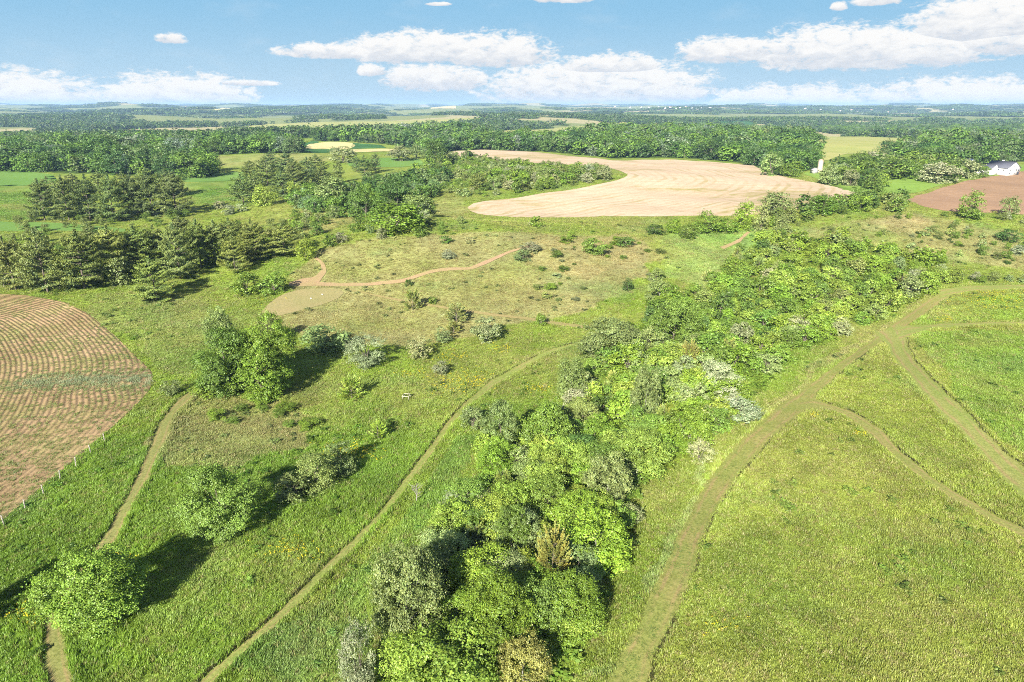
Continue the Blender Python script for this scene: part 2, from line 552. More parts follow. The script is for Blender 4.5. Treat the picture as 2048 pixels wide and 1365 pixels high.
# colour zones of the open ground (albedo)
C_GREEN = np.array([0.170, 0.245, 0.034])
C_DEEP = np.array([0.150, 0.240, 0.030])
C_YELL = np.array([0.205, 0.255, 0.045])
C_TAN = np.array([0.265, 0.262, 0.110])
C_PALE = np.array([0.200, 0.270, 0.085])
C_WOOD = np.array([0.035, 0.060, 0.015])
ZONES = [
    ([(-100, 470), (900, 470), (1400, 500), (1700, 640), (1500, 850), (1150, 1365), (-300, 1500)], C_GREEN, 1.0),
    ([(-100, 880), (330, 860), (720, 780), (900, 840), (700, 1080), (420, 1365), (-100, 1500)], C_DEEP, 1.0),
    ([(1230, 1400), (1420, 1060), (1560, 890), (1640, 800), (1800, 660), (2300, 640), (2300, 1600)], C_YELL, 1.0),
    ([(1830, 670), (2150, 660), (2150, 960), (1920, 800)], np.array([0.165, 0.250, 0.038]), 1.0),
    ([(1870, 600), (2200, 590), (2200, 640), (1830, 645)], np.array([0.17, 0.26, 0.035]), 1.0),
    ([(430, 1365), (620, 1195), (790, 1030), (900, 870), (960, 860), (860, 1060), (740, 1210), (680, 1400)], np.array([0.145, 0.240, 0.042]), 0.9),
    ([(520, 650), (560, 600), (600, 545), (650, 500), (800, 474), (1000, 464), (1200, 470), (1290, 490), (1300, 560), (1200, 600), (1100, 640), (1000, 650), (800, 690), (640, 680)], C_TAN, 0.85),
    ([(1080, 470), (1250, 470), (1330, 520), (1180, 560), (1060, 520)], np.array([0.32, 0.28, 0.13]), 0.6),
    ([(380, 790), (480, 780), (640, 840), (640, 900), (520, 930), (470, 960), (330, 950), (310, 890)], C_TAN * 0.9, 0.7),
    ([(1560, 480), (1640, 450), (1700, 436), (1830, 428), (1900, 440), (2060, 470), (2060, 545), (1900, 525), (1750, 490), (1650, 480)], np.array([0.27, 0.26, 0.11]), 0.75),
    ([(1700, 440), (1800, 430), (1860, 440), (1840, 470), (1740, 462)], np.array([0.36, 0.30, 0.16]), 0.7),
    ([(1320, 470), (1500, 450), (1540, 470), (1480, 530), (1400, 570), (1330, 560)], np.array([0.19, 0.29, 0.075]), 0.8),
    ([(1480, 880), (1640, 730), (1760, 655), (1870, 580), (1850, 600), (1740, 680), (1640, 750), (1500, 862)], C_TAN, 0.55),
    ([(1230, 1300), (1330, 1060), (1420, 930), (1500, 850), (1460, 900), (1380, 1010), (1300, 1190), (1200, 1365), (1100, 1380)], C_PALE, 0.8),
    ([(500, 470), (600, 420), (720, 395), (760, 440), (640, 470)], C_TAN, 0.5),
    ([(860, 400), (930, 395), (950, 440), (900, 440)], C_TAN, 0.5),
    ([(420, 312), (600, 308), (700, 318), (560, 335), (430, 335)], C_TAN, 0.55),
    ([(-80, 370), (120, 372), (60, 440), (-80, 440)], np.array([0.11, 0.21, 0.035]), 0.8),
    ([(370, 366), (500, 356), (480, 400), (380, 410)], np.array([0.11, 0.21, 0.035]), 0.8),
    ([(160, 595), (420, 590), (440, 640), (380, 760), (320, 740), (240, 670)], np.array([0.175, 0.235, 0.06]), 0.7),
]
ZW = [(wpoly(z[0]), z[1], z[2]) for z in ZONES]
FAR_OPEN_SEED = 77


def far_open(x, y):
    """open land among the far woods, as noise"""
    d = np.hypot(x, y)
    n = fbm(x, y * 1.0, 420, 3, FAR_OPEN_SEED)
    m = fbm(x * 0.6, y * 1.6, 900, 2, FAR_OPEN_SEED + 5)
    return (d > 1400) & ((n > 0.07) | (m > 0.17))


WOODS = {
    'left_wood': [(-200, 348), (-200, 292), (0, 288), (300, 286), (600, 296), (602, 307), (330, 311), (400, 330), (436, 350), (384, 358), (300, 356), (230, 350), (100, 345)],
    'mid_wood': [(620, 282), (640, 275), (760, 276), (900, 262), (940, 272), (1000, 280), (960, 298), (900, 304), (860, 312), (840, 300), (770, 288), (700, 284)],
    'centre_wood': [(915, 300), (930, 286), (1040, 283), (1130, 279), (1190, 270), (1250, 262), (1420, 256), (1590, 268), (1632, 300), (1636, 334), (1600, 350), (1560, 353), (1520, 338), (1500, 328),
                    (1400, 318), (1290, 316), (1225, 318), (1180, 312), (1080, 303)],
    'right_wood': [(1640, 266), (1740, 272), (1845, 275), (1840, 292), (1800, 305), (1760, 316), (1800, 330), (1900, 334), (1960, 330), (2040, 325), (2200, 322), (2200, 262), (1840, 258), (1640, 258)],
    'farm_trees': [(1642, 374), (1650, 352), (1690, 342), (1760, 330), (1850, 330), (1930, 345), (1972, 350), (1930, 360), (1890, 364), (1830, 361), (1790, 366), (1765, 380), (1740, 386), (1690, 378)],
}
WW = {k: wpoly(v) for k, v in WOODS.items()}
FIELD_KEYS = [k for k in PW]


def in_fields(x, y):
    r = np.zeros(np.shape(x), bool)
    for k in FIELD_KEYS:
        r |= inside(PW[k], x, y)
    return r


def ground_colour(x, y):
    x = np.asarray(x, float); y = np.asarray(y, float)
    wx = x + 5 * fbm(x, y, 16, 3, 3); wy = y + 5 * fbm(x, y, 16, 3, 4)
    c = np.tile(C_GREEN * np.array([1.1, 1.0, 1.3]), (len(x), 1))
    for (p, col, s) in ZW:
        m = inside(p, wx, wy)
        k = (s * np.clip(1.0 + 0.7 * fbm(x, y, 12, 4, 9), 0.35, 1.15) if s < 1 else np.ones(len(x)))[:, None]
        c = np.where(m[:, None], c * (1 - np.minimum(k, 1)) + col * np.minimum(k, 1), c)
    # patches: dry / lush / blueish
    a = fbm(x, y, 22, 4, 21); b = fbm(x, y, 6, 3, 31); e = fbm(x, y, 2.0, 2, 41)
    dry = np.clip(a * 1.7, 0, 1)[:, None] * 0.42
    c = c * (1 - dry) + np.array([0.26, 0.25, 0.09]) * dry
    lush = np.clip(-a * 1.6, 0, 1)[:, None] * 0.40
    c = c * (1 - lush) + np.array([0.075, 0.17, 0.02]) * lush
    sp = np.clip(fbm(x, y, 9, 3, 35) * 2.2 - .35, 0, 1)[:, None] * 0.30
    c = c * (1 - sp) + np.array([0.24, 0.235, 0.085]) * sp
    bl = np.clip(fbm(x, y, 13, 3, 37) * 2.2 - .45, 0, 1)[:, None] * 0.35
    c = c * (1 - bl) + np.array([0.15, 0.225, 0.085]) * bl
    c = c * (1 + 0.26 * b + 0.20 * e)[:, None]
    d = np.hypot(x, y)
    # woods floor and far country
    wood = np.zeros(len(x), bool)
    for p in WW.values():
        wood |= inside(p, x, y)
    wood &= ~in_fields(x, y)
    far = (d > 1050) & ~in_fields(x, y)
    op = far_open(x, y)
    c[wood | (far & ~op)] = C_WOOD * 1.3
    n2 = fbm(x, y, 900, 2, 91)[:, None]
    c_open = np.where(n2 > 0.1, np.array([[0.33, 0.30, 0.16]]), np.array([[0.19, 0.22, 0.085]]))
    c = np.where((far & op)[:, None], c_open, c)
    return np.clip(c, 0.01, 0.8)


# ------------------------------------------------------------------ ground
def ground_mat():
    m, N = new_mat('meadow_ground')
    a = N.new('ShaderNodeAttribute', attribute_type='GEOMETRY', attribute_name='zone')
    g = N.new('ShaderNodeNewGeometry')
    P = g.outputs['Position']
    n1 = N.noise(P, 2.2, 5, 0.7)
    n2 = N.noise(P, 0.35, 4, 0.6)
    f = N.m('ADD', N.smooth(n1, 0.25, 0.75, 0.62, 1.35), N.smooth(n2, 0.3, 0.7, -0.12, 0.12))
    cmb = N.new('ShaderNodeCombineXYZ')
    for i in range(3):
        N.put(cmb.inputs[i], f)
    c = N.mix(1.0, a.outputs['Color'], cmb.outputs[0], 'MULTIPLY')
    b = N.new('ShaderNodeBsdfDiffuse')
    N.put(b.inputs['Color'], c)
    bp = N.new('ShaderNodeBump')
    bp.inputs['Strength'].default_value = 0.9
    bp.inputs['Distance'].default_value = 0.35
    N.put(bp.inputs['Height'], n1)
    N.l.new(bp.outputs[0], b.inputs['Normal'])
    o = N.new('ShaderNodeOutputMaterial')
    N.l.new(b.outputs[0], o.inputs[0])
    return m


def build_ground():
    ang = np.concatenate([np.arange(-50, 50.01, 0.33), np.arange(55, 309.9, 5)]) * math.pi / 180
    R = 6.0 * 1.0125 ** np.arange(0, 656)
    R = R[R < 20500]
    A, RR = np.meshgrid(ang, R)
    x = (np.sin(A) * RR).ravel(); y = (np.cos(A) * RR).ravel()
    z = hz(x, y)
    na, nr = len(ang), len(R)
    i = np.arange(nr - 1)[:, None] * na
    j = np.arange(na)[None, :]
    jn = (j + 1) % na
    q = np.stack([i + j, i + na + j, i + na + jn, i + jn], -1).reshape(-1, 4)
    v = np.stack([x, y, z], 1)
    me = mesh_from('ground', v, q[:, ::-1].copy() if False else q, [ground_mat()], smooth=True)
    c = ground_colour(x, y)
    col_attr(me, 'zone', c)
    o = link('ground', me)
    tag(o, 'rolling meadow ground of mixed green and dry grass reaching to the horizon', kind='structure')
    # inner disc under the camera
    return z.min(), z.max()


ZMIN, ZMAX = build_ground()


def lift(x, y):
    return 0.05 + 0.00022 * np.hypot(x, y)


def strip_mat(name, rgb_a, rgb_b, edge=None, grain=3.0, stripes=0.0):
    m, N = new_mat(name)
    g = N.new('ShaderNodeNewGeometry')
    P = g.outputs['Position']
    n1 = N.noise(P, grain, 5, 0.7)
    n2 = N.noise(P, 0.13, 4, 0.6)
    ac = N.new('ShaderNodeAttribute', attribute_type='GEOMETRY', attribute_name='across')
    t = N.m('ADD', N.m('MULTIPLY', n2, 0.9), N.m('MULTIPLY', n1, 0.45))
    c = N.mix(N.smooth(t, 0.45, 0.9), rgb_a, rgb_b)
    if stripes:
        w = N.m('ABSOLUTE', N.m('SINE', N.m('ADD', N.m('MULTIPLY', ac.outputs['Fac'], stripes), N.m('MULTIPLY', n2, 1.5))))
        c = N.mix(N.m('MULTIPLY', w, 0.4), c, rgb_a)
        rut = N.smooth(N.m('ABSOLUTE', N.m('SUBTRACT', N.m('ABSOLUTE', N.m('SUBTRACT', ac.outputs['Fac'], 0.5)), 0.24)), 0.09, 0.02)
        c = N.mix(N.m('MULTIPLY', rut, N.smooth(n2, 0.35, 0.6, 0.15, 0.7)), c, (0.27, 0.205, 0.095))
    f = N.smooth(n1, 0.25, 0.75, 0.7, 1.25)
    cmb = N.new('ShaderNodeCombineXYZ')
    for i in range(3):
        N.put(cmb.inputs[i], f)
    c = N.mix(1.0, c, cmb.outputs[0], 'MULTIPLY')
    b = N.new('ShaderNodeBsdfDiffuse')
    N.put(b.inputs['Color'], c)
    bp = N.new('ShaderNodeBump')
    bp.inputs['Strength'].default_value = 0.6
    bp.inputs['Distance'].default_value = 0.08
    N.put(bp.inputs['Height'], n1)
    N.l.new(bp.outputs[0], b.inputs['Normal'])
    o = N.new('ShaderNodeOutputMaterial')
    N.l.new(b.outputs[0], o.inputs[0])
    return m


MOWN = strip_mat('mown_track', (0.185, 0.215, 0.055), (0.255, 0.225, 0.085), stripes=9.4)
MOWN_G = strip_mat('mown_grass_path', (0.18, 0.235, 0.055), (0.25, 0.24, 0.085), stripes=6.3)
MOWN_L = strip_mat('mown_lane', (0.175, 0.20, 0.06), (0.215, 0.20, 0.08), stripes=6.3)
DIRT = strip_mat('reddish_dirt', (0.33, 0.225, 0.14), (0.29, 0.235, 0.11))
OVALM = strip_mat('short_dry_grass', (0.235, 0.225, 0.095), (0.28, 0.235, 0.115))
FAINT = strip_mat('worn_grass', (0.24, 0.225, 0.085), (0.27, 0.215, 0.10))
PATH_INFO = {
    'main': ('path', MOWN, 'wide mown track running up the right side past the scrub belt'),
    'wide_right': ('path', MOWN_G, 'wide green mown path branching off to the lower right'),
    'thin_right': ('path', MOWN_G, 'thin mown path leaving the junction level to the right'),
    'low_right': ('path', MOWN, 'narrow curved mown path around the foot of the yellow-green meadow'),
    'top_right': ('path', MOWN_G, 'mown path along the top of the right meadow below the low hedge'),
    'centre': ('path', MOWN_G, 'narrow mown path curving up the middle of the meadow'),
    'left': ('path', MOWN_L, 'mown path winding past the two round trees on the left'),
    'trail_loop': ('trail', DIRT, 'reddish bare loop of trail at the left end of the dry hill'),
    'trail': ('trail', DIRT, 'reddish dirt trail winding over the dry hilltop'),
    'faint_trail': ('trail', FAINT, 'faint worn trail along the foot of the dry hill'),
    'wheat_trail': ('trail', DIRT, 'short reddish bare trail in the green hollow below the stubble field'),
}
for rank, (k, (L, R)) in enumerate(RIB.items()):
    nm, mat, lab = PATH_INFO[k]
    n = len(L); na = 7
    s = np.linspace(0, 1, na)
    V = (L[:, None, :] * (1 - s)[None, :, None] + R[:, None, :] * s[None, :, None]).reshape(-1, 2)
    V = V.copy()
    z = hz(V[:, 0], V[:, 1]) + lift(V[:, 0], V[:, 1]) + 0.004 * rank
    i = np.arange(n - 1)[:, None] * na; j = np.arange(na - 1)[None, :]
    q = np.stack([i + j, i + j + 1, i + na + j + 1, i + na + j], -1).reshape(-1, 4)
    me = mesh_from(nm, np.column_stack([V, z]), q, [mat], smooth=True)
    flt_attr(me, 'across', np.tile(s, n))
    tag(link(nm, me), lab, kind='structure')


def drape(name, poly, spacing, mat, label, extra=None, rank=0, densify=None):
    """a field: its outline filled with a grid and laid on the terrain"""
    pts = []
    n = len(poly)
    for i in range(n):
        a, b = poly[i], poly[(i + 1) % n]
        L = np.hypot(*(b - a)); k = max(1, int(L / spacing))
        for t in range(k):
            pts.append(a + (b - a) * t / k)
    nb = len(pts)
    pts = np.array(pts)
    for _ in range(1):
        pts = (np.roll(pts, 1, 0) + 2 * pts + np.roll(pts, -1, 0)) / 4
    x0, y0 = poly.min(0); x1, y1 = poly.max(0)
    gx, gy = np.meshgrid(np.arange(x0, x1, spacing), np.arange(y0, y1, spacing * 0.9))
    gx = gx + (np.arange(gx.shape[0])[:, None] % 2) * spacing / 2
    gx = gx.ravel(); gy = gy.ravel()
    keep = inside(pts, gx, gy)
    gx, gy = gx[keep], gy[keep]
    keep = seg_dist(pts, gx, gy, True) > spacing * 0.4
    gx, gy = gx[keep], gy[keep]
    allp = np.concatenate([pts, np.stack([gx, gy], 1)])
    edges = [(i, (i + 1) % nb) for i in range(nb)]
    vs, es, fs, *_ = geometry.delaunay_2d_cdt([Vector(p) for p in allp], edges, [], 0, 1e-5)
    V = np.array([(v.x, v.y) for v in vs])
    F = [list(f) for f in fs if len(f) >= 3]
    F = np.array([f for f in F if len(f) == 3])
    cen = V[F].mean(1)
    F = F[inside(pts, cen[:, 0], cen[:, 1])]
    # face up
    e1 = V[F[:, 1]] - V[F[:, 0]]; e2 = V[F[:, 2]] - V[F[:, 0]]
    fl = (e1[:, 0] * e2[:, 1] - e1[:, 1] * e2[:, 0]) < 0
    F[fl] = F[fl][:, ::-1]
    z = hz(V[:, 0], V[:, 1]) + lift(V[:, 0], V[:, 1]) * 0.8 + 0.004 * rank
    me = mesh_from(name, np.column_stack([V, z]), F, [mat], smooth=True)
    if extra:
        for nm, fn in extra.items():
            flt_attr(me, nm, fn(V[:, 0], V[:, 1]))
    o = link(name, me)
    tag(o, label, kind='structure')
    return o


# -- ploughed field with curved rows following its edge
_pl = POLY['ploughed']
EDGE_TOP = wpoly([(-500, 600), (-100, 585), (0, 588), (60, 592), (130, 605), (180, 630), (230, 672), (270, 712), (305, 745)])
EDGE_LOW = wpoly([(303, 775), (278, 806), (230, 850), (170, 903), (100, 962), (0, 1045), (-500, 1500)])


def rowc(x, y):
    a = seg_dist(EDGE_TOP, x, y); b = seg_dist(EDGE_LOW, x, y)
    k = 9.0
    m = np.minimum(a, b)
    return m - k * np.log(np.exp(-(a - m) / k) + np.exp(-(b - m) / k)) + .7 * fbm(x, y, 90, 2, 8)


ROW = 0.85


def ploughed_mat():
    m, N = new_mat('ploughed_soil')
    g = N.new('ShaderNodeNewGeometry')
    P = g.outputs['Position']
    at = N.new('ShaderNodeAttribute', attribute_type='GEOMETRY', attribute_name='rows')
    jn = N.noise(P, 0.9, 3)
    ph = N.m('ADD', at.outputs['Fac'], N.m('MULTIPLY', jn, 0.14))
    w = N.m('SINE', N.m('MULTIPLY', ph, 2 * math.pi / ROW))
    w2 = N.m('SINE', N.m('MULTIPLY', ph, 2 * math.pi / (ROW * 6)))
    n1 = N.noise(P, 3.5, 5, 0.7); n2 = N.noise(P, 0.06, 4, 0.6); n3 = N.noise(P, 0.5, 4, 0.6)
    c = N.mix(N.smooth(n2, 0.35, 0.65), (0.30, 0.215, 0.122), (0.235, 0.165, 0.09))
    c = N.mix(N.m('MULTIPLY', N.smooth(w, -0.2, 0.9), N.smooth(n2, 0.3, 0.7, 0.06, 0.30)), c, (0.17, 0.125, 0.06))
    c = N.mix(N.m('MULTIPLY', N.smooth(w2, 0.3, 1.0), 0.10), c, (0.42, 0.31, 0.18))
    c = N.mix(N.smooth(N.noise(P, 0.11, 5, 0.65), 0.42, 0.68, 0, 0.6), c, (0.20, 0.205, 0.07))
    f = N.smooth(N.m('ADD', N.m('MULTIPLY', n1, 0.6), N.m('MULTIPLY', n3, 0.4)), 0.3, 0.7, 0.7, 1.25)
    cmb = N.new('ShaderNodeCombineXYZ')
    for i in range(3):
        N.put(cmb.inputs[i], f)
    c = N.mix(1.0, c, cmb.outputs[0], 'MULTIPLY')
    b = N.new('ShaderNodeBsdfDiffuse')
    N.put(b.inputs['Color'], c)
    bp = N.new('ShaderNodeBump')
    bp.inputs['Distance'].default_value = 0.12
    bp.inputs['Strength'].default_value = 0.9
    N.put(bp.inputs['Height'], N.m('ADD', N.m('MULTIPLY', w, 0.5), n1))
    N.l.new(bp.outputs[0], b.inputs['Normal'])
    o = N.new('ShaderNodeOutputMaterial')
    N.l.new(b.outputs[0], o.inputs[0])
    return m


def field_mat(name, a, b_, streak, stretch=(0.02, 0.16, 1), sc=3.0, spots=0.0, spotc=(0.2, 0.2, 0.05), rot=0.0, rows=0.0):
    m, N = new_mat(name)
    g = N.new('ShaderNodeNewGeometry')
    mp = N.new('ShaderNodeMapping')
    N.l.new(g.outputs['Position'], mp.inputs[0])
    mp.inputs['Scale'].default_value = stretch
    mp.inputs['Rotation'].default_value = (0, 0, rot)
    n0 = N.noise(mp.outputs[0], sc, 6, 0.65, 0.6)
    n1 = N.noise(g.outputs['Position'], 0.012, 4, 0.6)
    n2 = N.noise(g.outputs['Position'], 0.9, 4, 0.7)
    c = N.mix(N.smooth(n1, 0.35, 0.65), a, b_)
    c = N.mix(N.smooth(n0, 0.46, 0.70, 0, 0.85), c, streak)
    if rows:
        at = N.new('ShaderNodeAttribute', attribute_type='GEOMETRY', attribute_name='rows')
        nr = N.noise(g.outputs['Position'], 0.05, 3)
        ph = N.m('ADD', at.outputs['Fac'], N.m('MULTIPLY', nr, 4.0))
        w = N.m('SINE', N.m('MULTIPLY', ph, 2 * math.pi / rows))
        wb = N.m('SINE', N.m('MULTIPLY', ph, 2 * math.pi / (rows * 3.7)))
        nk = N.noise(g.outputs['Position'], 0.022, 5, 0.65)
        k = N.m('MULTIPLY', N.smooth(N.m('ADD', N.m('MULTIPLY', w, 0.7), N.m('MULTIPLY', wb, 0.5)), 0.1, 1.0), N.smooth(nk, 0.42, 0.66))
        c = N.mix(N.m('MULTIPLY', k, 0.8), c, spotc)
        c = N.mix(N.m('MULTIPLY', N.smooth(w, -0.3, 1.0), 0.2), c, streak)
    if spots:
        n3 = N.noise(mp.outputs[0], sc * 0.6, 5, 0.6, 1.0)
        c = N.mix(N.smooth(N.m('MULTIPLY', n3, N.smooth(n1, 0.42, 0.6)), 0.40, 0.62, 0, spots), c, spotc)
    f = N.smooth(n2, 0.3, 0.7, 0.86, 1.12)
    cmb = N.new('ShaderNodeCombineXYZ')
    for i in range(3):
        N.put(cmb.inputs[i], f)
    c = N.mix(1.0, c, cmb.outputs[0], 'MULTIPLY')
    b = N.new('ShaderNodeBsdfDiffuse')
    N.put(b.inputs['Color'], c)
    o = N.new('ShaderNodeOutputMaterial')
    N.l.new(b.outputs[0], o.inputs[0])
    return m


drape('ploughed_field', PW['ploughed'], 2.2, ploughed_mat(), 'reddish ploughed field with curved rows on the left', {'rows': rowc})
drape('mown_patch', PW['oval'], 2.5, OVALM, 'short-cut dry oval at the left foot of the hill', {'across': lambda x, y: x * 0})
WHEATM = field_mat('pale_stubble', (0.50, 0.395, 0.285), (0.45, 0.35, 0.245), (0.33, 0.255, 0.155), (0.03, 0.42, 1), 1.6, 0.9, (0.27, 0.24, 0.09), 0.30, rows=5.5)
drape('stubble_field', PW['wheat'], 6, WHEATM, 'pale tan stubble field rolling over the middle distance',
      {'rows': lambda x, y: seg_dist(wpoly([(905, 312), (960, 320), (1150, 331), (1222, 338), (1257, 352), (1235, 361), (1190, 371), (1060, 392), (940, 407), (930, 416)]), x, y)})
BROWNM = field_mat('red_soil', (0.30, 0.195, 0.125), (0.25, 0.165, 0.105), (0.35, 0.235, 0.145), (0.02, 0.45, 1), 2.2, rot=0.25)
drape('bare_field', PW['brown'], 6, BROWNM, 'reddish brown bare field sloping up to the white house')
CROPM = field_mat('young_crop', (0.115, 0.215, 0.050), (0.15, 0.25, 0.065), (0.095, 0.18, 0.04), (0.02, 0.4, 1), 2.0)
CROPD = field_mat('dark_crop', (0.045, 0.12, 0.040), (0.055, 0.135, 0.045), (0.04, 0.10, 0.035), (0.02, 0.4, 1), 2.0)
GRAINM = field_mat('ripe_grain', (0.47, 0.42, 0.20), (0.50, 0.44, 0.22), (0.44, 0.38, 0.18), (0.02, 0.3, 1), 2.0)
HAYM = field_mat('dry_hay', (0.28, 0.30, 0.10), (0.33, 0.32, 0.125), (0.23, 0.27, 0.08), (0.02, 0.12, 1), 1.5)
LAWNM = field_mat('lawn_grass', (0.16, 0.27, 0.05), (0.19, 0.28, 0.06), (0.13, 0.22, 0.04), (0.05, 0.2, 1), 1.5)
for i, (k, sp, mt, nm, lab) in enumerate([
    ('crop_left_a', 6, CROPM, 'crop_field', 'pale bluish green crop at the edge of the left wood'),
    ('crop_left_b', 6, CROPM, 'crop_field', 'green crop strip behind the left pines'),
    ('crop_strip', 6, CROPM, 'crop_field', 'narrow green crop strip right of the left wood'),
    ('crop_mid', 8, CROPM, 'crop_field', 'small green crop patch behind the pine knoll'),
    ('grain', 10, GRAINM, 'grain_field', 'yellow grain field between dark green crops'),
    ('dark_crop_a', 10, CROPD, 'crop_field', 'dark green crop left of the yellow grain'),
    ('dark_crop_b', 10, CROPD, 'crop_field', 'dark green crop in front of the yellow grain'),
    ('dark_crop_c', 10, CROPD, 'crop_field', 'dark green crop right of the yellow grain'),
    ('grain_b', 10, GRAINM, 'grain_field', 'pale grain strip in front of the dark crop'),
    ('hay_long', 20, HAYM, 'hay_field', 'long golden green hay field far behind the pines'),
    ('hay_house', 20, HAYM, 'hay_field', 'golden hay field around the far white house'),
    ('hay_right', 12, HAYM, 'hay_field', 'golden green hay field behind the silo'),
    ('far_grain', 40, GRAINM, 'grain_field', 'small pale grain field near the horizon'),
    ('far_grain_b', 40, GRAINM, 'grain_field', 'small pale field near the left horizon'),
    ('far_hay_c', 40, HAYM, 'hay_field', 'thin hay strip in the far left woods'),
    ('pond_field', 25, CROPD, 'crop_field', 'dark green crop in the far woods'),
    ('lawn', 8, LAWNM, 'lawn', 'mown green lawn below the farm trees'),
    ('far_tan_d', 20, GRAINM, 'grain_field', 'pale field edge behind the left wood')]):
    drape(nm, PW[k], sp, mt, lab, rank=i % 5)

# ------------------------------------------------------------------ plant shapes (unit size: height 1, width 1)
def quads(c, n, size, asp, r, rg, spin=None):
    """leaf rhombs at centres c with normals n"""
    k = len(c)
    n = n / np.maximum(np.linalg.norm(n, axis=1, keepdims=True), 1e-6)
    t = rg.normal(size=(k, 3)) if spin is None else spin
    u = np.cross(n, t); u /= np.maximum(np.linalg.norm(u, axis=1, keepdims=True), 1e-6)
    v = np.cross(n, u)
    s = (size * (1 + r * rg.uniform(-1, 1, k)))[:, None]
    V = np.stack([c - u * s * .5, c + v * s * asp * .5, c + u * s * .5, c - v * s * asp * .5], 1).reshape(-1, 3)
    F = np.arange(4 * k).reshape(-1, 4)
    return V, F


def leaf_mesh(name, parts, mat):
    """parts: list of (V, F, rgb per quad)"""
    V = np.concatenate([p[0] for p in parts]); off = 0; Fs = []; Cs = []
    for (v, f, c) in parts:
        Fs.append(f + off); off += len(v)
        Cs.append(np.repeat(c, 4, axis=0))
    me = mesh_from(name, V, np.concatenate(Fs), [mat])
    col_attr(me, 'shade', np.concatenate(Cs))
    return me


def shade_var(k, rg, spread=0.25, hue=0.10):
    b = 1 + spread * rg.uniform(-1, 1, k)
    h = rg.uniform(-1, 1, k) * hue
    return np.stack([b * (1 + h), b, b * (1 - h * .5)], 1)


def broad_crown(name, seed, nleaf, leaf, mat, lobes=26, flat=0.5, clear=0.06, spiky=0.0, blossom=0.0, top=1.0, lobe_r=(0.11, 0.20), in_r=0.34):
    rg = np.random.default_rng(seed)
    # lobes on an uneven ellipsoid (x, y +-0.5, z 0..1)
    d = rg.normal(size=(lobes, 3)); d /= np.linalg.norm(d, axis=1, keepdims=True)
    rad = rg.uniform(0.70, 1.0, lobes)[:, None] ** .8
    lc = d * rad * np.array([in_r, in_r, in_r]) + 0
    lc[:, 2] = 0.5 + (d[:, 2] * rad[:, 0]) * (0.5 - 0.11)
    lc[:, 2] = clear + lc[:, 2] * (1 - clear)
    lr_ = rg.uniform(*lobe_r, lobes)
    lobe_shade = 1 + 0.22 * rg.uniform(-1, 1, lobes)
    w = lr_ ** 2; w /= w.sum()
    li = rg.choice(lobes, nleaf, p=w)
    dd = rg.normal(size=(nleaf, 3)); dd /= np.linalg.norm(dd, axis=1, keepdims=True)
    dd[:, 2] = np.where(dd[:, 2] < -0.2, -dd[:, 2] * .5, dd[:, 2])
    # every lobe carries smaller leaf clusters on its outside, with gaps between them
    nsub = 16 if nleaf > 1500 else 6
    sd_ = rg.normal(size=(lobes, nsub, 3)); sd_[..., 2] = np.where(sd_[..., 2] < -.4, -sd_[..., 2], sd_[..., 2])
    sd_ /= np.linalg.norm(sd_, axis=2, keepdims=True)
    sc_ = lc[:, None, :] + sd_ * (lr_ * .82)[:, None, None]
    si = rg.integers(0, nsub, nleaf)
    c = sc_[li, si] + dd * (lr_[li] * rg.uniform(.12, .46, nleaf))[:, None] * np.array([1, 1, .75])
    sub_shade = rg.uniform(.84, 1.18, (lobes, nsub))
    dd = dd * .6 + sd_[li, si] * .7
    # sprays of leaves along twigs make the outline ragged
    if spiky > 0:
        ntw = max(20, int(nleaf * spiky / 12))
        tl = rg.choice(lobes, ntw, p=w)
        td = rg.normal(size=(ntw, 3)); td[:, 2] = np.abs(td[:, 2]) * .7 + .1
        td /= np.linalg.norm(td, axis=1, keepdims=True)
        ti = rg.integers(0, ntw, int(nleaf * spiky))
        cc = lc[tl[ti]] + td[ti] * (lr_[tl[ti]] * rg.uniform(.8, 1.55, len(ti)))[:, None] + rg.normal(size=(len(ti), 3)) * leaf * .45
        c = np.concatenate([c, cc]); dd = np.concatenate([dd, td[ti]]); li = np.concatenate([li, tl[ti]]); si = np.concatenate([si, rg.integers(0, nsub, len(ti))])
    k = len(c)
    for ax in (0, 1):
        lo_, hi_ = np.percentile(c[:, ax], [1.5, 98.5]); c[:, ax] = (c[:, ax] - (lo_ + hi_) / 2) / (hi_ - lo_) * .97
    lo_, hi_ = np.percentile(c[:, 2], [1.5, 98.5]); c[:, 2] = clear + (c[:, 2] - lo_) / (hi_ - lo_) * (.98 - clear)
    n = dd * 0.9 + rg.normal(size=(k, 3)) * 0.55 + np.array([0, 0, 0.35])
    V, F = quads(c, n, leaf, 0.85, 0.35, rg)
    sh = shade_var(k, rg) * (lobe_shade[li] * sub_shade[li, si])[:, None]
    if blossom > 0:
        bl = rg.random(k) < blossom * (0.4 + 1.2 * (c[:, 2] > .5))
        sh[bl] = np.array([1.6, 1.42, 1.8]) * rg.uniform(.8, 1.15, (bl.sum(), 1))
    return leaf_mesh(name, [(V, F, sh)], mat)


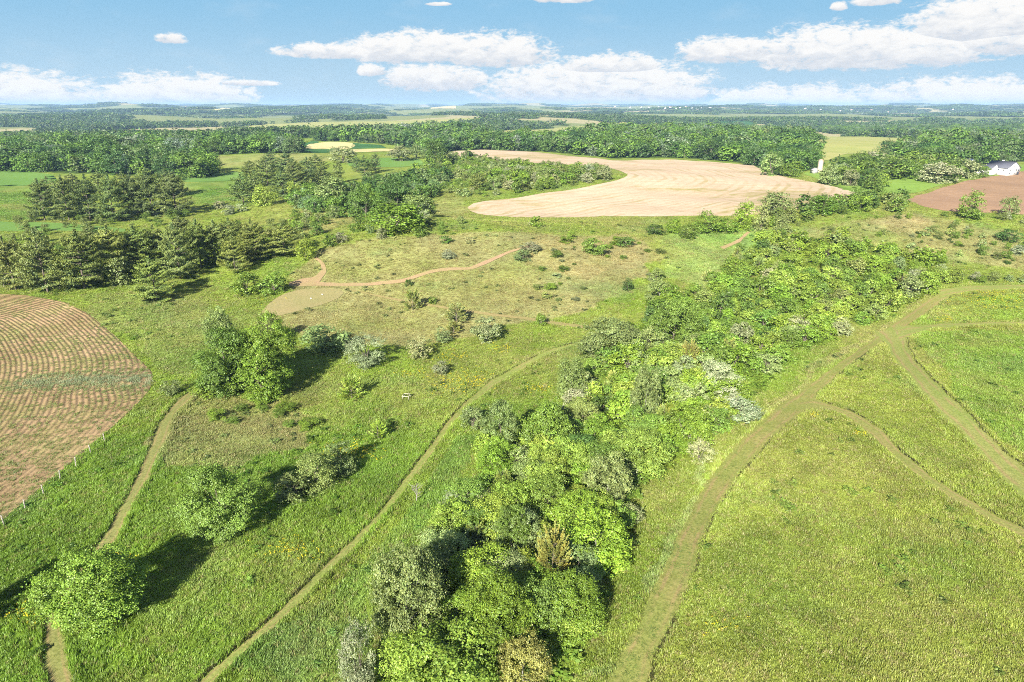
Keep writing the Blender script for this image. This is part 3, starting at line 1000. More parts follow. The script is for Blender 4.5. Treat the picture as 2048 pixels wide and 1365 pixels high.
def pine_crown(name, seed, nq, leaf, mat, nbr=70, shape='pine', droop=0.0):
    """white pine: irregular upswept boughs carrying flat plumes of needles"""
    rg = np.random.default_rng(seed)
    full = rg.uniform(.75, 1.25)
    zb = np.sort(rg.uniform(0.0, 1.0, nbr)) ** 0.85
    zb = .35 * zb + .65 * (np.round(zb * 9) / 9) + rg.normal(size=nbr) * .012
    zb = np.clip(zb, 0, 1)
    az_ = np.arange(nbr) * 2.399 + rg.normal(size=nbr) * .4
    side = 1 + .16 * np.cos(az_ - rg.uniform(0, 6.28))
    R = 0.5 * np.clip(1 - zb ** (1.5 + full), 0, 1) ** 0.72 * rg.uniform(.68, 1.1, nbr) * side + 0.045
    R *= np.where(zb < .12, .8, 1)
    cs, ns = [], []
    wsum = (R ** 1.45).sum()
    for i in range(nbr):
        k = max(4, int(nq * R[i] ** 1.45 / wsum))
        L = R[i]
        s = rg.uniform(0.18, 1.0, k) ** 0.7
        wd = 0.29 * L * np.sin(np.clip(s, 0, 1) * 2.6) + 0.014
        lat = np.clip(rg.normal(size=k), -1.6, 1.6) * wd * .6
        up = rg.uniform(.06, .34) * (0.5 + zb[i])
        a = az_[i]
        px = np.cos(a) * s * L - np.sin(a) * lat
        py = np.sin(a) * s * L + np.cos(a) * lat
        pz = .05 + zb[i] * .86 + s * s * L * up - np.abs(lat) * .18 + rg.normal(size=k) * .010
        cs.append(np.stack([px, py, pz], 1))
        ns.append(np.array([math.cos(a) * .45, math.sin(a) * .45, 1.0]) + rg.normal(size=(k, 3)) * .42)
    k2 = max(6, nq // 60)
    cs.append(np.stack([rg.normal(size=k2) * .012, rg.normal(size=k2) * .012, rg.uniform(.88, 1.0, k2)], 1)); ns.append(rg.normal(size=(k2, 3)))
    c = np.concatenate(cs); n = np.concatenate(ns)
    V, F = quads(c, n, leaf, 0.6, 0.35, rg)
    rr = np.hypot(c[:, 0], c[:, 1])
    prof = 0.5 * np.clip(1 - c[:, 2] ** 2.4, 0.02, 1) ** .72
    sh = shade_var(len(c), rg, 0.28, 0.10) * np.where((rr > .62 * prof)[:, None], [[1.25, 1.18, 1.0]], [[.9, .95, 1.0]])  # inner needles coloured darker as shadow between the boughs, tips lighter
    return leaf_mesh(name, [(V, F, sh)], mat)


def cedar_crown(name, seed, nq, leaf, mat, sprays=120):
    rg = np.random.default_rng(seed)
    z = rg.uniform(0.02, 0.9, sprays) ** 0.9
    a = rg.uniform(0, 6.28, sprays)
    R = 0.46 * np.sqrt(np.clip(1 - z ** 1.7, 0.02, 1)) * rg.uniform(0.6, 1.0, sprays)
    root = np.stack([np.cos(a) * R * .5, np.sin(a) * R * .5, z * .85], 1)
    tip = np.stack([np.cos(a) * R * 1.08, np.sin(a) * R * 1.08, z + 0.06 + rg.uniform(0, .08, sprays)], 1)
    i = rg.integers(0, sprays, nq)
    s = rg.uniform(0.15, 1.05, nq)[:, None]
    c = root[i] * (1 - s) + tip[i] * s + rg.normal(size=(nq, 3)) * 0.022 * (1.2 - s)
    d = tip[i] - root[i]
    n = np.cross(d, rg.normal(size=(nq, 3)))
    V, F = quads(c, n, leaf, 0.45, 0.3, rg)
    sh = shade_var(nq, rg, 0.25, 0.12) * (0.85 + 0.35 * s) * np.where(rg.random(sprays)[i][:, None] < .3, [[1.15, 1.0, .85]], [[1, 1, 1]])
    return leaf_mesh(name, [(V, F, sh)], mat)


def tube(path, radii, sides=6):
    path = np.asarray(path, float); k = len(path)
    V = []
    for i in range(k):
        d = path[min(i + 1, k - 1)] - path[max(i - 1, 0)]
        d /= max(np.linalg.norm(d), 1e-6)
        u = np.cross(d, [0.3, 1, 0.2]); u /= np.linalg.norm(u)
        v = np.cross(d, u)
        for s in range(sides):
            an = 2 * math.pi * s / sides
            V.append(path[i] + radii[i] * (math.cos(an) * u + math.sin(an) * v))
    F = []
    for i in range(k - 1):
        for s in range(sides):
            F.append([i * sides + s, i * sides + (s + 1) % sides, (i + 1) * sides + (s + 1) % sides, (i + 1) * sides + s])
    return np.array(V), F


def join_tubes(name, tubes, mats):
    V = []; F = []; off = 0
    for (v, f) in tubes:
        V.append(v); F += [[a + off for a in q] for q in f]; off += len(v)
    return mesh_from(name, np.concatenate(V), np.array(F), mats, smooth=True)


def trunk_mesh(name, seed, mat, multi=1, r0=0.028, lean=0.05, limbs=7):
    rg = np.random.default_rng(seed)
    T = []
    for m_ in range(multi):
        a = rg.uniform(0, 6.28)
        sp = 0.16 * (multi > 1)
        p = [np.array([math.cos(a) * .02 * (multi > 1), math.sin(a) * .02 * (multi > 1), -0.03])]
        for i in range(6):
            t = (i + 1) / 6
            p.append(np.array([math.cos(a) * (sp * t) + rg.normal() * lean * .3, math.sin(a) * (sp * t) + rg.normal() * lean * .3, t * .72]))
        r = [r0 / math.sqrt(multi) * (1 - .13 * i) for i in range(7)]
        T.append(tube(p, r))
        for l in range(max(3, limbs // multi)):
            k = int(rg.integers(1, 6))
            b = p[k]
            an = rg.uniform(0, 6.28)
            L = rg.uniform(.2, .38)
            up = rg.uniform(.25, .9)
            q = [b, b + np.array([math.cos(an), math.sin(an), up * .7]) * L * .5, b + np.array([math.cos(an) * .95, math.sin(an) * .95, up]) * L]
            q[2][2] = min(q[2][2], .92)
            T.append(tube(q, [r[k] * .55, r[k] * .35, r[k] * .12], 5))
    return join_tubes(name, T, [mat])


def pine_trunk(name, seed, mat):
    rg = np.random.default_rng(seed)
    p = [np.array([rg.normal() * .004, rg.normal() * .004, z]) for z in np.linspace(-0.03, .97, 7)]
    T = [tube(p, [.022, .02, .016, .012, .009, .005, .002])]
    for i in range(16):
        z = rg.uniform(.1, .8); a = rg.uniform(0, 6.28); L = .36 * (1 - z ** 1.5)
        T.append(tube([np.array([0, 0, z]), np.array([math.cos(a) * L, math.sin(a) * L, z + L * .15])], [.006, .002], 4))
    return join_tubes(name, T, [mat])


KINDS = {}


def lods(kind, maker, hi, mid, low, trunk, top=None):
    """maker(seed, count, leaf)"""
    KINDS[kind] = dict(top=[maker(s, *top) for s in range(1, 4)] if top else None, hi=[maker(s, *hi) for s in range(1, 4)], mid=[maker(s + 10, *mid) for s in range(1, 4)],
                       low=[maker(s + 20, *low) for s in range(1, 4)], trunk=trunk)


TR_B = [trunk_mesh('trunk', s, BARK) for s in range(3)]
TR_M = [trunk_mesh('stems', s + 5, BARK, multi=4, r0=.04) for s in range(3)]
TR_P = [pine_trunk('trunk', s, BARK) for s in range(2)]
TR_W = [trunk_mesh('trunk', s + 9, BARK_PALE) for s in range(2)]
lods('broad', lambda s, n, l: broad_crown('crown', 100 + s, n, l, LEAF, 34, spiky=.14, clear=.03), (17000, .0265), (3600, .046), (620, .10), TR_B, (42000, .0190))
lods('open', lambda s, n, l: broad_crown('crown', 200 + s, n, l, LEAF, 56, spiky=.22, clear=.03, lobe_r=(.10, .16), in_r=.39), (17000, .0265), (3600, .044), (620, .10), TR_W, (42000, .0190))
lods('shrub', lambda s, n, l: broad_crown('foliage', 300 + s, n, l, LEAF, 24, clear=0.0, spiky=.2, lobe_r=(.12, .22), in_r=.33), (11000, .028), (2600, .056), (450, .125), TR_M)
lods('silver', lambda s, n, l: broad_crown('foliage', 400 + s, n, l, LEAF, 22, clear=0.0, spiky=.3, blossom=.16, lobe_r=(.10, .2), in_r=.35), (11000, .026), (2600, .052), (450, .12), TR_M)
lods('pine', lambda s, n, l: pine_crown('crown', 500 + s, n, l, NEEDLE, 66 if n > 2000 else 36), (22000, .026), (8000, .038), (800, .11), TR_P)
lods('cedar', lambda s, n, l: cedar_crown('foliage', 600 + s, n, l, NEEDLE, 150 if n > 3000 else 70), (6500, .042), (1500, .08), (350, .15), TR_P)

TONES = {  # albedo and the word for it
    'mid green': (0.120, 0.190, 0.030), 'bright green': (0.165, 0.250, 0.030), 'yellow-green': (0.200, 0.270, 0.040),
    'dark green': (0.075, 0.130, 0.026), 'grey-green': (0.172, 0.222, 0.068), 'silvery': (0.220, 0.250, 0.120),
    'olive': (0.165, 0.205, 0.056), 'pine': (0.140, 0.180, 0.055), 'pine dark': (0.095, 0.130, 0.042), 'golden olive': (0.225, 0.225, 0.055),
    'fresh green': (0.150, 0.218, 0.036),
}
PLANTS = []      # dicts
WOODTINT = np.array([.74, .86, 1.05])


def add_plant(kind, x, y, h, w, tone, group, label=None, name=None, cat=None, region=None, solo=False, z=None):
    z = float(hz(x, y)) if z is None else z
    d = math.sqrt(x * x + y * y + (CAM_H - z) ** 2)
    PLANTS.append(dict(kind=kind, x=float(x), y=float(y), z=z, h=float(h), w=float(w), tone=tone, group=group, label=label, name=name,
                       cat=cat, region=region, solo=solo, size=h / d * 682))


def box_plant(kind, x0, y0, x1, y1, tone, label, name=None, cat=None, group=None, clear=0.0):
    """place a plant so that its crown fills a spot seen in the photograph; solved in real metres on the terrain"""
    cx, cy = (x0 + x1) / 2, (y0 + y1) / 2
    h = 5.0
    for _ in range(8):
        gx, gy, t = ground_at(cx, cy, h * (0.5 + clear * .5))
        gx, gy, t = float(np.ravel(gx)[0]), float(np.ravel(gy)[0]), float(np.ravel(t)[0])
        v = (cy - 682.5) / FPX
        th = PITCH + math.atan(v)
        w = (x1 - x0) / FPX * t
        B = (y1 - y0) / FPX * t * math.cos(math.atan(v))
        b2 = (B / 2) ** 2 - (w / 2 * math.sin(th)) ** 2
        b = math.sqrt(max(b2, (0.22 * w) ** 2)) / math.cos(th)
        h = 0.5 * h + 0.5 * (2 * b * (1 + clear))
    add_plant(kind, gx, gy, h * 1.02, w * (1.0 if kind == 'pine' else .9 if kind == 'cedar' else .86 if kind in ('open', 'broad') else .93), tone, group, label, name, cat, solo=True)


# --- single plants one can point to -----------------------------------------------------------------------------
BP = box_plant
T, S, P_, C_ = 'tree', 'shrub', 'pine tree', 'juniper'
BP('open', 74, 1085, 280, 1275, 'bright green', 'bright green round tree standing over the left mown path, nearest on the left', 'broadleaf_tree', T)
BP('broad', 358, 925, 512, 1078, 'fresh green', 'round dense tree between the left path and the low dark thicket, with a long shadow', 'broadleaf_tree', T)
BP('shrub', 540, 945, 625, 1005, 'olive', 'low dark olive thicket in front of the round tree shadow', 'shrub', S)
BP('shrub', 590, 900, 670, 980, 'olive', 'low dark olive thicket, middle of the clump beside the round tree', 'shrub', S)
BP('shrub', 640, 885, 710, 955, 'olive', 'low dark olive thicket, right end of the clump beside the round tree', 'shrub', S)
BP('broad', 385, 660, 510, 796, 'mid green', 'mid green tree forming the left side of the grove by the field corner', 'broadleaf_tree', T)
BP('broad', 462, 634, 592, 775, 'bright green', 'bright green tree forming the right side of the grove by the field corner', 'broadleaf_tree', T)
BP('broad', 450, 690, 580, 800, 'bright green', 'lower tree in the middle of the grove by the field corner', 'broadleaf_tree', T)
BP('broad', 410, 680, 525, 785, 'yellow-green', 'yellowish tree in the heart of the grove by the field corner', 'broadleaf_tree', T)
BP('open', 408, 615, 470, 705, 'grey-green', 'pale slender tree rising at the back of the grove by the field corner', 'broadleaf_tree', T)
BP('open', 515, 628, 560, 690, 'grey-green', 'small pale tree at the back right of the grove', 'broadleaf_tree', T)
BP('shrub', 385, 765, 430, 798, 'yellow-green', 'small bush at the left foot of the grove beside the path end', 'shrub', S)
BP('silver', 320, 760, 358, 792, 'grey-green', 'greyish bush between the ploughed corner and the left path', 'shrub', S)
BP('shrub', 600, 648, 695, 705, 'grey-green', 'greyish bush clump right of the grove', 'shrub', S)
BP('silver', 690, 672, 768, 735, 'silvery', 'silvery bush with a dark shadow, right of the grove', 'shrub', S)
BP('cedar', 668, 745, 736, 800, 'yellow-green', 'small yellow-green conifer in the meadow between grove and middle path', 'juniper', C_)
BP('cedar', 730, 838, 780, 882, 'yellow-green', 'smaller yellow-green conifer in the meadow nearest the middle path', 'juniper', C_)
BP('silver', 816, 674, 860, 718, 'silvery', 'grey bush with bare twigs left of the flowering patch', 'shrub', S)
BP('silver', 864, 722, 898, 750, 'silvery', 'tiny silvery bush above the yellow flowers', 'shrub', S)
BP('silver', 868, 656, 902, 686, 'grey-green', 'small grey bush below the darker juniper', 'shrub', S)
BP('silver', 940, 634, 1006, 684, 'silvery', 'wide silvery bush at the foot of the dry hill', 'shrub', S)
BP('cedar', 798, 578, 852, 622, 'olive', 'rounded olive juniper alone on the dry slope', 'juniper', C_)
BP('cedar', 880, 606, 944, 650, 'olive', 'larger olive juniper lower on the dry slope', 'juniper', C_)
BP('cedar', 884, 640, 930, 668, 'olive', 'low olive juniper just under the larger one', 'juniper', C_)
BP('cedar', 806, 558, 828, 574, 'dark green', 'small dark juniper touching the red trail', 'juniper', C_)
BP('shrub', 856, 594, 874, 608, 'mid green', 'tiny green bush right of the rounded juniper', 'shrub', S)
BP('shrub', 1068, 628, 1096, 650, 'bright green', 'small bush on the faint trail under the dry hill', 'shrub', S)
BP('silver', 882, 500, 912, 518, 'silvery', 'small silvery bush on the open dry hilltop', 'shrub', S)
BP('shrub', 880, 472, 904, 486, 'dark green', 'small dark bush on the far edge of the hilltop', 'shrub', S)
BP('silver', 930, 475, 948, 488, 'silvery', 'tiny silvery bush on the far edge of the hilltop', 'shrub', S)
BP('shrub', 1132, 462, 1152, 478, 'bright green', 'small round green bush behind the hilltop crest', 'shrub', S)
BP('silver', 1042, 484, 1082, 504, 'silvery', 'silvery bush at the upper end of the red trail', 'shrub', S)
BP('shrub', 1024, 500, 1064, 522, 'grey-green', 'low bush where the red trail reaches the hilltop', 'shrub', S)
BP('shrub', 1164, 476, 1212, 508, 'mid green', 'green bush clump on the right shoulder of the hilltop', 'shrub', S)
BP('shrub', 1230, 474, 1270, 494, 'mid green', 'low green bush behind the right shoulder of the hilltop', 'shrub', S)
BP('shrub', 1244, 560, 1266, 582, 'dark green', 'small dark bush at the right foot of the dry hill', 'shrub', S)
BP('silver', 1300, 536, 1328, 562, 'grey-green', 'grey bush at the far right foot of the dry hill', 'shrub', S)
BP('open', 1290, 560, 1348, 612, 'grey-green', 'loose pale tree standing at the hollow above the scrub belt', 'broadleaf_tree', T)
BP('broad', 1156, 636, 1292, 722, 'grey-green', 'broad grey-green tree with spreading crown at the end of the middle path', 'broadleaf_tree', T)
BP('open', 1108, 716, 1178, 800, 'grey-green', 'pale tree below the broad grey-green one, beside the scrub belt', 'broadleaf_tree', T)
BP('broad', 964, 806, 1042, 914, 'grey-green', 'rounded grey-green tree, left one of the pair beside the middle path', 'broadleaf_tree', T)
BP('broad', 1044, 806, 1148, 916, 'mid green', 'rounded tree, right one of the pair beside the middle path', 'broadleaf_tree', T)
BP('silver', 922, 812, 966, 858, 'grey-green', 'greyish bush between the middle path and the pair of rounded trees', 'shrub', S)
BP('open', 738, 1098, 892, 1300, 'grey-green', 'tall silvery green tree, nearest left tree of the scrub belt', 'broadleaf_tree', T)
BP('open', 730, 1140, 790, 1265, 'yellow-green', 'yellow-green tree peeking out left of the tall silvery tree', 'broadleaf_tree', T)
BP('open', 786, 1238, 1010, 1440, 'yellow-green', 'bright yellow-green tree at the bottom edge of the view, nearest of all', 'broadleaf_tree', T)
BP('open', 905, 1150, 1080, 1330, 'bright green', 'bright green spreading tree behind the nearest yellow-green one', 'broadleaf_tree', T)
BP('open', 1060, 1140, 1205, 1290, 'bright green', 'bright green tree on the right flank of the belt near the wide track', 'broadleaf_tree', T)
BP('open', 990, 1270, 1100, 1400, 'golden olive', 'olive tinted tree at the bottom edge right of the nearest tree', 'broadleaf_tree', T)
BP('cedar', 1042, 1046, 1165, 1190, 'golden olive', 'golden olive cedar in the middle of the near scrub belt', 'juniper', C_)
BP('silver', 676, 1250, 748, 1390, 'silvery', 'pale silvery bush at the bottom edge left of the nearest tree', 'shrub', S)
BP('open', 985, 1010, 1060, 1110, 'mid green', 'mid green tree behind the golden cedar, left side', 'broadleaf_tree', T)
BP('open', 1110, 980, 1215, 1070, 'bright green', 'bright green tree behind the golden cedar, right side', 'broadleaf_tree', T)
BP('open', 1165, 905, 1270, 1020, 'grey-green', 'speckled grey-green tree on the right edge of the belt', 'broadleaf_tree', T)
BP('open', 1220, 860, 1340, 955, 'yellow-green', 'pale spreading tree at the edge of the belt opposite the path fork', 'broadleaf_tree', T)
BP('silver', 1374, 876, 1428, 926, 'silvery', 'silver-white bush beside the wide track at the fork', 'shrub', S)
BP('silver', 1440, 795, 1520, 848, 'silvery', 'silvery bush on the belt edge above the fork', 'shrub', S)
BP('silver', 1228, 1005, 1284, 1048, 'silvery', 'pale twiggy bush on the verge of the wide track', 'shrub', S)
BP('silver', 880, 985, 946, 1040, 'silvery', 'pale twiggy bush on the left edge of the near belt', 'shrub', S)
BP('silver', 858, 1025, 920, 1085, 'olive', 'brownish bush on the left edge of the near belt', 'shrub', S)
BP('open', 905, 1000, 1000, 1080, 'mid green', 'green bush in the shade of the near belt', 'broadleaf_tree', T)
BP('open', 1255, 740, 1330, 850, 'grey-green', 'grey-green tree in the middle of the belt', 'broadleaf_tree', T)
BP('cedar', 1350, 680, 1412, 745, 'golden olive', 'golden olive cedar in the middle of the belt', 'juniper', C_)
BP('broad', 1300, 600, 1400, 690, 'mid green', 'rounded tree where the belt meets the hollow', 'broadleaf_tree', T)
BP('broad', 1415, 580, 1470, 640, 'dark green', 'dark rounded bush in the upper belt', 'broadleaf_tree', T)
BP('broad', 1918, 384, 1972, 432, 'mid green', 'round tree standing alone on the edge of the red-brown field', 'broadleaf_tree', T, clear=.15)
BP('broad', 2003, 392, 2042, 424, 'olive', 'smaller tree alone in the red-brown field, at the right', 'broadleaf_tree', T, clear=.3)
BP('broad', 1464, 404, 1510, 460, 'bright green', 'dense green tree at the lower edge of the stubble field', 'broadleaf_tree', T)
BP('silver', 1506, 408, 1542, 462, 'grey-green', 'grey tree beside the dense green one at the stubble edge', 'broadleaf_tree', T)
BP('broad', 1386, 424, 1450, 466, 'mid green', 'dark green bushy tree at the left of the stubble edge clump', 'broadleaf_tree', T)
BP('broad', 1430, 438, 1480, 466, 'bright green', 'low green tree in the middle of the stubble edge clump', 'broadleaf_tree', T)
BP('broad', 1326, 438, 1366, 466, 'bright green', 'round bush left of the stubble edge clump', 'shrub', S)
BP('broad', 1356, 448, 1396, 478, 'mid green', 'second round bush left of the stubble edge clump', 'shrub', S)
BP('shrub', 1290, 452, 1332, 466, 'dark green', 'low dark bush in the hollow below the stubble field', 'shrub', S)
BP('silver', 1522, 386, 1590, 432, 'grey-green', 'large grey-green willow-like tree before the stubble field', 'broadleaf_tree', T)
BP('silver', 1524, 306, 1568, 352, 'grey-green', 'grey rounded tree at the right corner of the stubble field', 'broadleaf_tree', T)
BP('broad', 1560, 322, 1606, 354, 'mid green', 'green tree right of the grey one at the stubble corner', 'broadleaf_tree', T)
BP('silver', 1842, 326, 1915, 366, 'silvery', 'whitish blossoming tree left of the white house', 'broadleaf_tree', T)
BP('silver', 1915, 320, 1960, 358, 'silvery', 'white blossoming tree next to the house roof', 'broadleaf_tree', T)
BP('broad', 1952, 330, 1980, 356, 'mid green', 'green tree against the left wall of the white house', 'broadleaf_tree', T)
BP('broad', 845, 284, 896, 333, 'dark green', 'dark rounded tree in the middle distance left of the stubble field', 'broadleaf_tree', T)
BP('silver', 660, 294, 710, 326, 'silvery', 'pale round tree in front of the yellow grain', 'broadleaf_tree', T)
BP('silver', 772, 292, 826, 322, 'silvery', 'pale spreading tree right of the yellow grain', 'broadleaf_tree', T)
BP('silver', 815, 290, 850, 318, 'grey-green', 'pale grey tree left of the dark rounded tree', 'broadleaf_tree', T)
BP('broad', 424, 316, 442, 332, 'dark green', 'small dark tree alone in the pale field by the left wood', 'broadleaf_tree', T)
BP('broad', 340, 302, 422, 356, 'mid green', 'big rounded tree at the right end of the left wood', 'broadleaf_tree', T)
BP('broad', 690, 374, 770, 440, 'mid green', 'large rounded tree on the wooded knoll, left one', 'broadleaf_tree', T)
BP('broad', 756, 352, 836, 425, 'dark green', 'large dark tree on top of the wooded knoll', 'broadleaf_tree', T)
BP('broad', 730, 410, 860, 462, 'bright green', 'bright green mass of low trees at the foot of the knoll', 'broadleaf_tree', T)
BP('broad', 800, 385, 870, 440, 'olive', 'olive tree on the right flank of the knoll', 'broadleaf_tree', T)
BP('broad', 628, 352, 700, 408, 'olive', 'olive brown tree between the pine knoll and the rounded trees', 'broadleaf_tree', T)
BP('broad', 572, 364, 606, 400, 'yellow-green', 'light green tree at the foot of the pine knoll, left one', 'broadleaf_tree', T)
BP('broad', 602, 366, 640, 404, 'bright green', 'light green tree at the foot of the pine knoll, right one', 'broadleaf_tree', T)
BP('broad', 500, 372, 556, 412, 'yellow-green', 'yellow-green tree at the left foot of the pine knoll', 'broadleaf_tree', T)
BP('shrub', 460, 545, 520, 590, 'bright green', 'left one of two round green bushes below the pines', 'shrub', S)
BP('shrub', 520, 545, 572, 588, 'bright green', 'right one of two round green bushes below the pines', 'shrub', S)
BP('shrub', 210, 515, 262, 570, 'olive', 'olive bush at the foot of the front pine row', 'shrub', S)
BP('broad', 590, 478, 630, 520, 'yellow-green', 'yellow-green small tree at the end of the pine row', 'broadleaf_tree', T)
BP('silver', 428, 402, 452, 418, 'silvery', 'silvery bush on the slope below the pine knoll, leftmost', 'shrub', S)
BP('silver', 446, 410, 470, 430, 'silvery', 'silvery bush on the slope below the pine knoll, middle', 'shrub', S)
BP('silver', 472, 408, 496, 424, 'silvery', 'silvery bush on the slope below the pine knoll, right', 'shrub', S)
BP('open', 1885, 535, 1930, 566, 'yellow-green', 'light loose bush in the low right hedge', 'shrub', S)
BP('silver', 1996, 458, 2040, 484, 'dark green', 'small round bush on the far right slope', 'shrub', S)
BP('broad', -120, 1120, -28, 1260, 'mid green', 'tree at the left edge, mostly out of view behind its own shadow', 'broadleaf_tree', T)

# pines, each placed on its own
PINES_A = [(-22, 470, 60, 582), (38, 455, 125, 588), (100, 458, 215, 580), (182, 448, 262, 555), (228, 452, 318, 545), (270, 448, 350, 530), (310, 445, 395, 560),
           (362, 438, 430, 538), (395, 440, 470, 525), (430, 435, 500, 520), (436, 470, 496, 548), (476, 436, 545, 520), (530, 444, 600, 514),
           (262, 512, 352, 602), (60, 452, 115, 540), (150, 445, 205, 520), (330, 430, 390, 500), (-60, 460, 10, 570)]
LAB_A = ['white pine at the left edge of the front pine row', 'broad pine second from the left edge in the front pine row', 'largest pine of the front row, layered boughs over the field edge',
         'pine right behind the largest front row pine', 'pine in the middle of the front row, light tips', 'pine in the middle of the front row, half hidden behind another',
         'full pine above the lone front pine', 'pine near the right part of the front row', 'dark pine in the right part of the front row', 'upper pine in the right part of the front row',
         'small pointed pine standing forward at the right part of the row', 'spreading pine near the right end of the row', 'last pine at the right end of the row',
         'lone rounded pine standing on the grass in front of the row with a long shadow', 'back pine behind the second pine from the left', 'back pine behind the largest front row pine',
         'back pine on the crest of the row', 'pine cut by the left edge of the view']
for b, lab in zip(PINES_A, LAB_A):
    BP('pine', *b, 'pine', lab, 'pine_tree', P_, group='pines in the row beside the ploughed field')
PINES_B = [(50, 358, 112, 442), (98, 350, 160, 442), (142, 348, 202, 442), (188, 346, 250, 444), (236, 344, 292, 438), (270, 340, 330, 434), (312, 342, 382, 432),
           (70, 352, 118, 410), (120, 345, 175, 400), (168, 340, 225, 400), (218, 342, 270, 400), (262, 335, 318, 395), (300, 338, 362, 396)]
LAB_B = ['pine at the left end of the square stand', 'second pine from the left in the square stand', 'third pine from the left in the square stand', 'middle front pine of the square stand',
         'front pine right of the middle in the square stand', 'second pine from the right in the square stand', 'dark pine at the right end of the square stand casting a shadow',
         'back pine at the left of the square stand', 'back pine left of the middle in the square stand', 'back pine in the middle of the square stand', 'back pine right of the middle in the square stand',
         'tallest back pine of the square stand', 'back pine at the right of the square stand']
for b, lab in zip(PINES_B, LAB_B):
    BP('pine', *b, 'pine dark' if b[3] > 430 else 'pine', lab, 'pine_tree', P_, group='pines in the square stand behind the front row')
PINES_C = [(456, 348, 512, 408), (486, 340, 530, 400), (505, 312, 560, 372), (545, 304, 598, 360), (560, 316, 615, 388), (590, 314, 640, 372), (606, 308, 658, 356),
           (540, 340, 590, 398), (662, 318, 690, 368), (700, 312, 726, 344), (712, 310, 744, 352), (736, 306, 764, 346), (520, 300, 560, 345), (480, 320, 520, 362), (625, 330, 660, 380)]
LAB_C = ['low pine at the left foot of the pine knoll', 'pine next to the low one at the left foot of the knoll', 'light topped pine on the left of the knoll', 'tall pine at the top of the knoll',
         'darkest pine in the middle of the knoll', 'dark pine right of the middle of the knoll', 'pine at the right end of the knoll top', 'front pine hanging over the light green trees',
         'slim pointed pine standing right of the knoll', 'small pine in the right hand pair behind the slope', 'tall pine in the right hand group behind the slope', 'rightmost pine behind the slope',
         'back pine on the left of the knoll top', 'back pine at the left shoulder of the knoll', 'pine at the right foot of the knoll']
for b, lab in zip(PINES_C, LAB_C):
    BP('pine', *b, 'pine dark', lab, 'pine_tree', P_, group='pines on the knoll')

# --- scattered plants -------------------------------------------------------------------------------------------
def scatter(region, poly, spacing, kinds, hr, group, where, jitter=.45, density=1.0, clump=None, wr=(0.9, 1.3), big=None):
    """kinds: list of (weight, kind, tone)"""
    P = wpoly(poly) if isinstance(poly, list) else poly
    x0, y0 = P.min(0); x1, y1 = P.max(0)
    gx, gy = np.meshgrid(np.arange(x0, x1, spacing), np.arange(y0, y1, spacing))
    gx = gx.ravel() + rng.uniform(-jitter, jitter, gx.size) * spacing * 1.3
    gy = gy.ravel() + rng.uniform(-jitter, jitter, gy.size) * spacing * 1.3
    k = inside(P, gx, gy) & ~on_path(gx, gy) & ~(inside(PW['wheat'], gx, gy) | inside(PW['ploughed'], gx, gy) | inside(PW['brown'], gx, gy))
    k &= rng.random(gx.size) < density
    if clump:
        k &= fbm(gx, gy, clump[0], 2, clump[2]) > clump[1]
    gx, gy = gx[k], gy[k]
    ws = np.array([q[0] for q in kinds], float); ws /= ws.sum()
    cx, cy = gx.mean(), gy.mean()
    for x, y in zip(gx, gy):
        i = rng.choice(len(kinds), p=ws)
        kd, tn = kinds[i][1], kinds[i][2]
        h = rng.uniform(*hr) * (1.0 if rng.random() > .12 else 1.3)
        w = h * rng.uniform(*wr)
        if kd == 'pine': w = h * rng.uniform(.5, .65)
        add_plant(kd, x, y, h, w, tn, group, region=(where, hr))


SC = [(3, 'shrub', 'bright green'), (3, 'shrub', 'yellow-green'), (2.4, 'shrub', 'mid green'), (1.0, 'silver', 'grey-green'), (.5, 'silver', 'silvery'), (1.2, 'open', 'yellow-green'),
      (.8, 'broad', 'grey-green'), (1.2, 'open', 'bright green'), (.6, 'cedar', 'olive'), (.3, 'shrub', 'dark green')]
SC_LOW = [(3, 'shrub', 'mid green'), (2, 'shrub', 'bright green'), (2, 'silver', 'grey-green'), (1, 'silver', 'silvery'), (1, 'shrub', 'olive')]
SC_DRY = [(2, 'shrub', 'bright green'), (2, 'silver', 'grey-green'), (1.5, 'shrub', 'olive'), (1, 'silver', 'silvery'), (1, 'shrub', 'mid green')]
WOOD = [(4, 'broad', 'mid green'), (2.5, 'broad', 'bright green'), (2.5, 'broad', 'dark green'), (1.3, 'silver', 'grey-green'), (.7, 'silver', 'silvery'), (.8, 'broad', 'olive')]
scatter('a', [(740, 1400), (760, 1290), (850, 1090), (960, 980), (955, 900), (1120, 850), (1130, 800), (1185, 740), (1300, 700), (1400, 740), (1500, 790), (1470, 850), (1390, 890), (1290, 950), (1250, 1040), (1190, 1130), (1180, 1260), (1090, 1400)],
        3.5, SC, (2.5, 5.2), 'bushes of the near scrub belt', 'near scrub belt', density=.95)
scatter('b', [(1300, 720), (1280, 640), (1400, 570), (1480, 500), (1560, 470), (1700, 480), (1880, 530), (1890, 565), (1750, 640), (1630, 690), (1540, 740), (1500, 790), (1400, 740)],
        4.5, SC, (2.3, 5.0), 'bushes of the upper scrub belt', 'upper scrub belt', density=.93, clump=(16, -.55, 3))
scatter('c', [(1540, 480), (1600, 450), (1700, 436), (1840, 430), (2060, 470), (2060, 530), (1880, 525), (1700, 482)],
        6.5, SC_DRY, (.9, 2.4), 'bushes on the right knoll', 'right knoll', density=.5, clump=(22, -.2, 5))
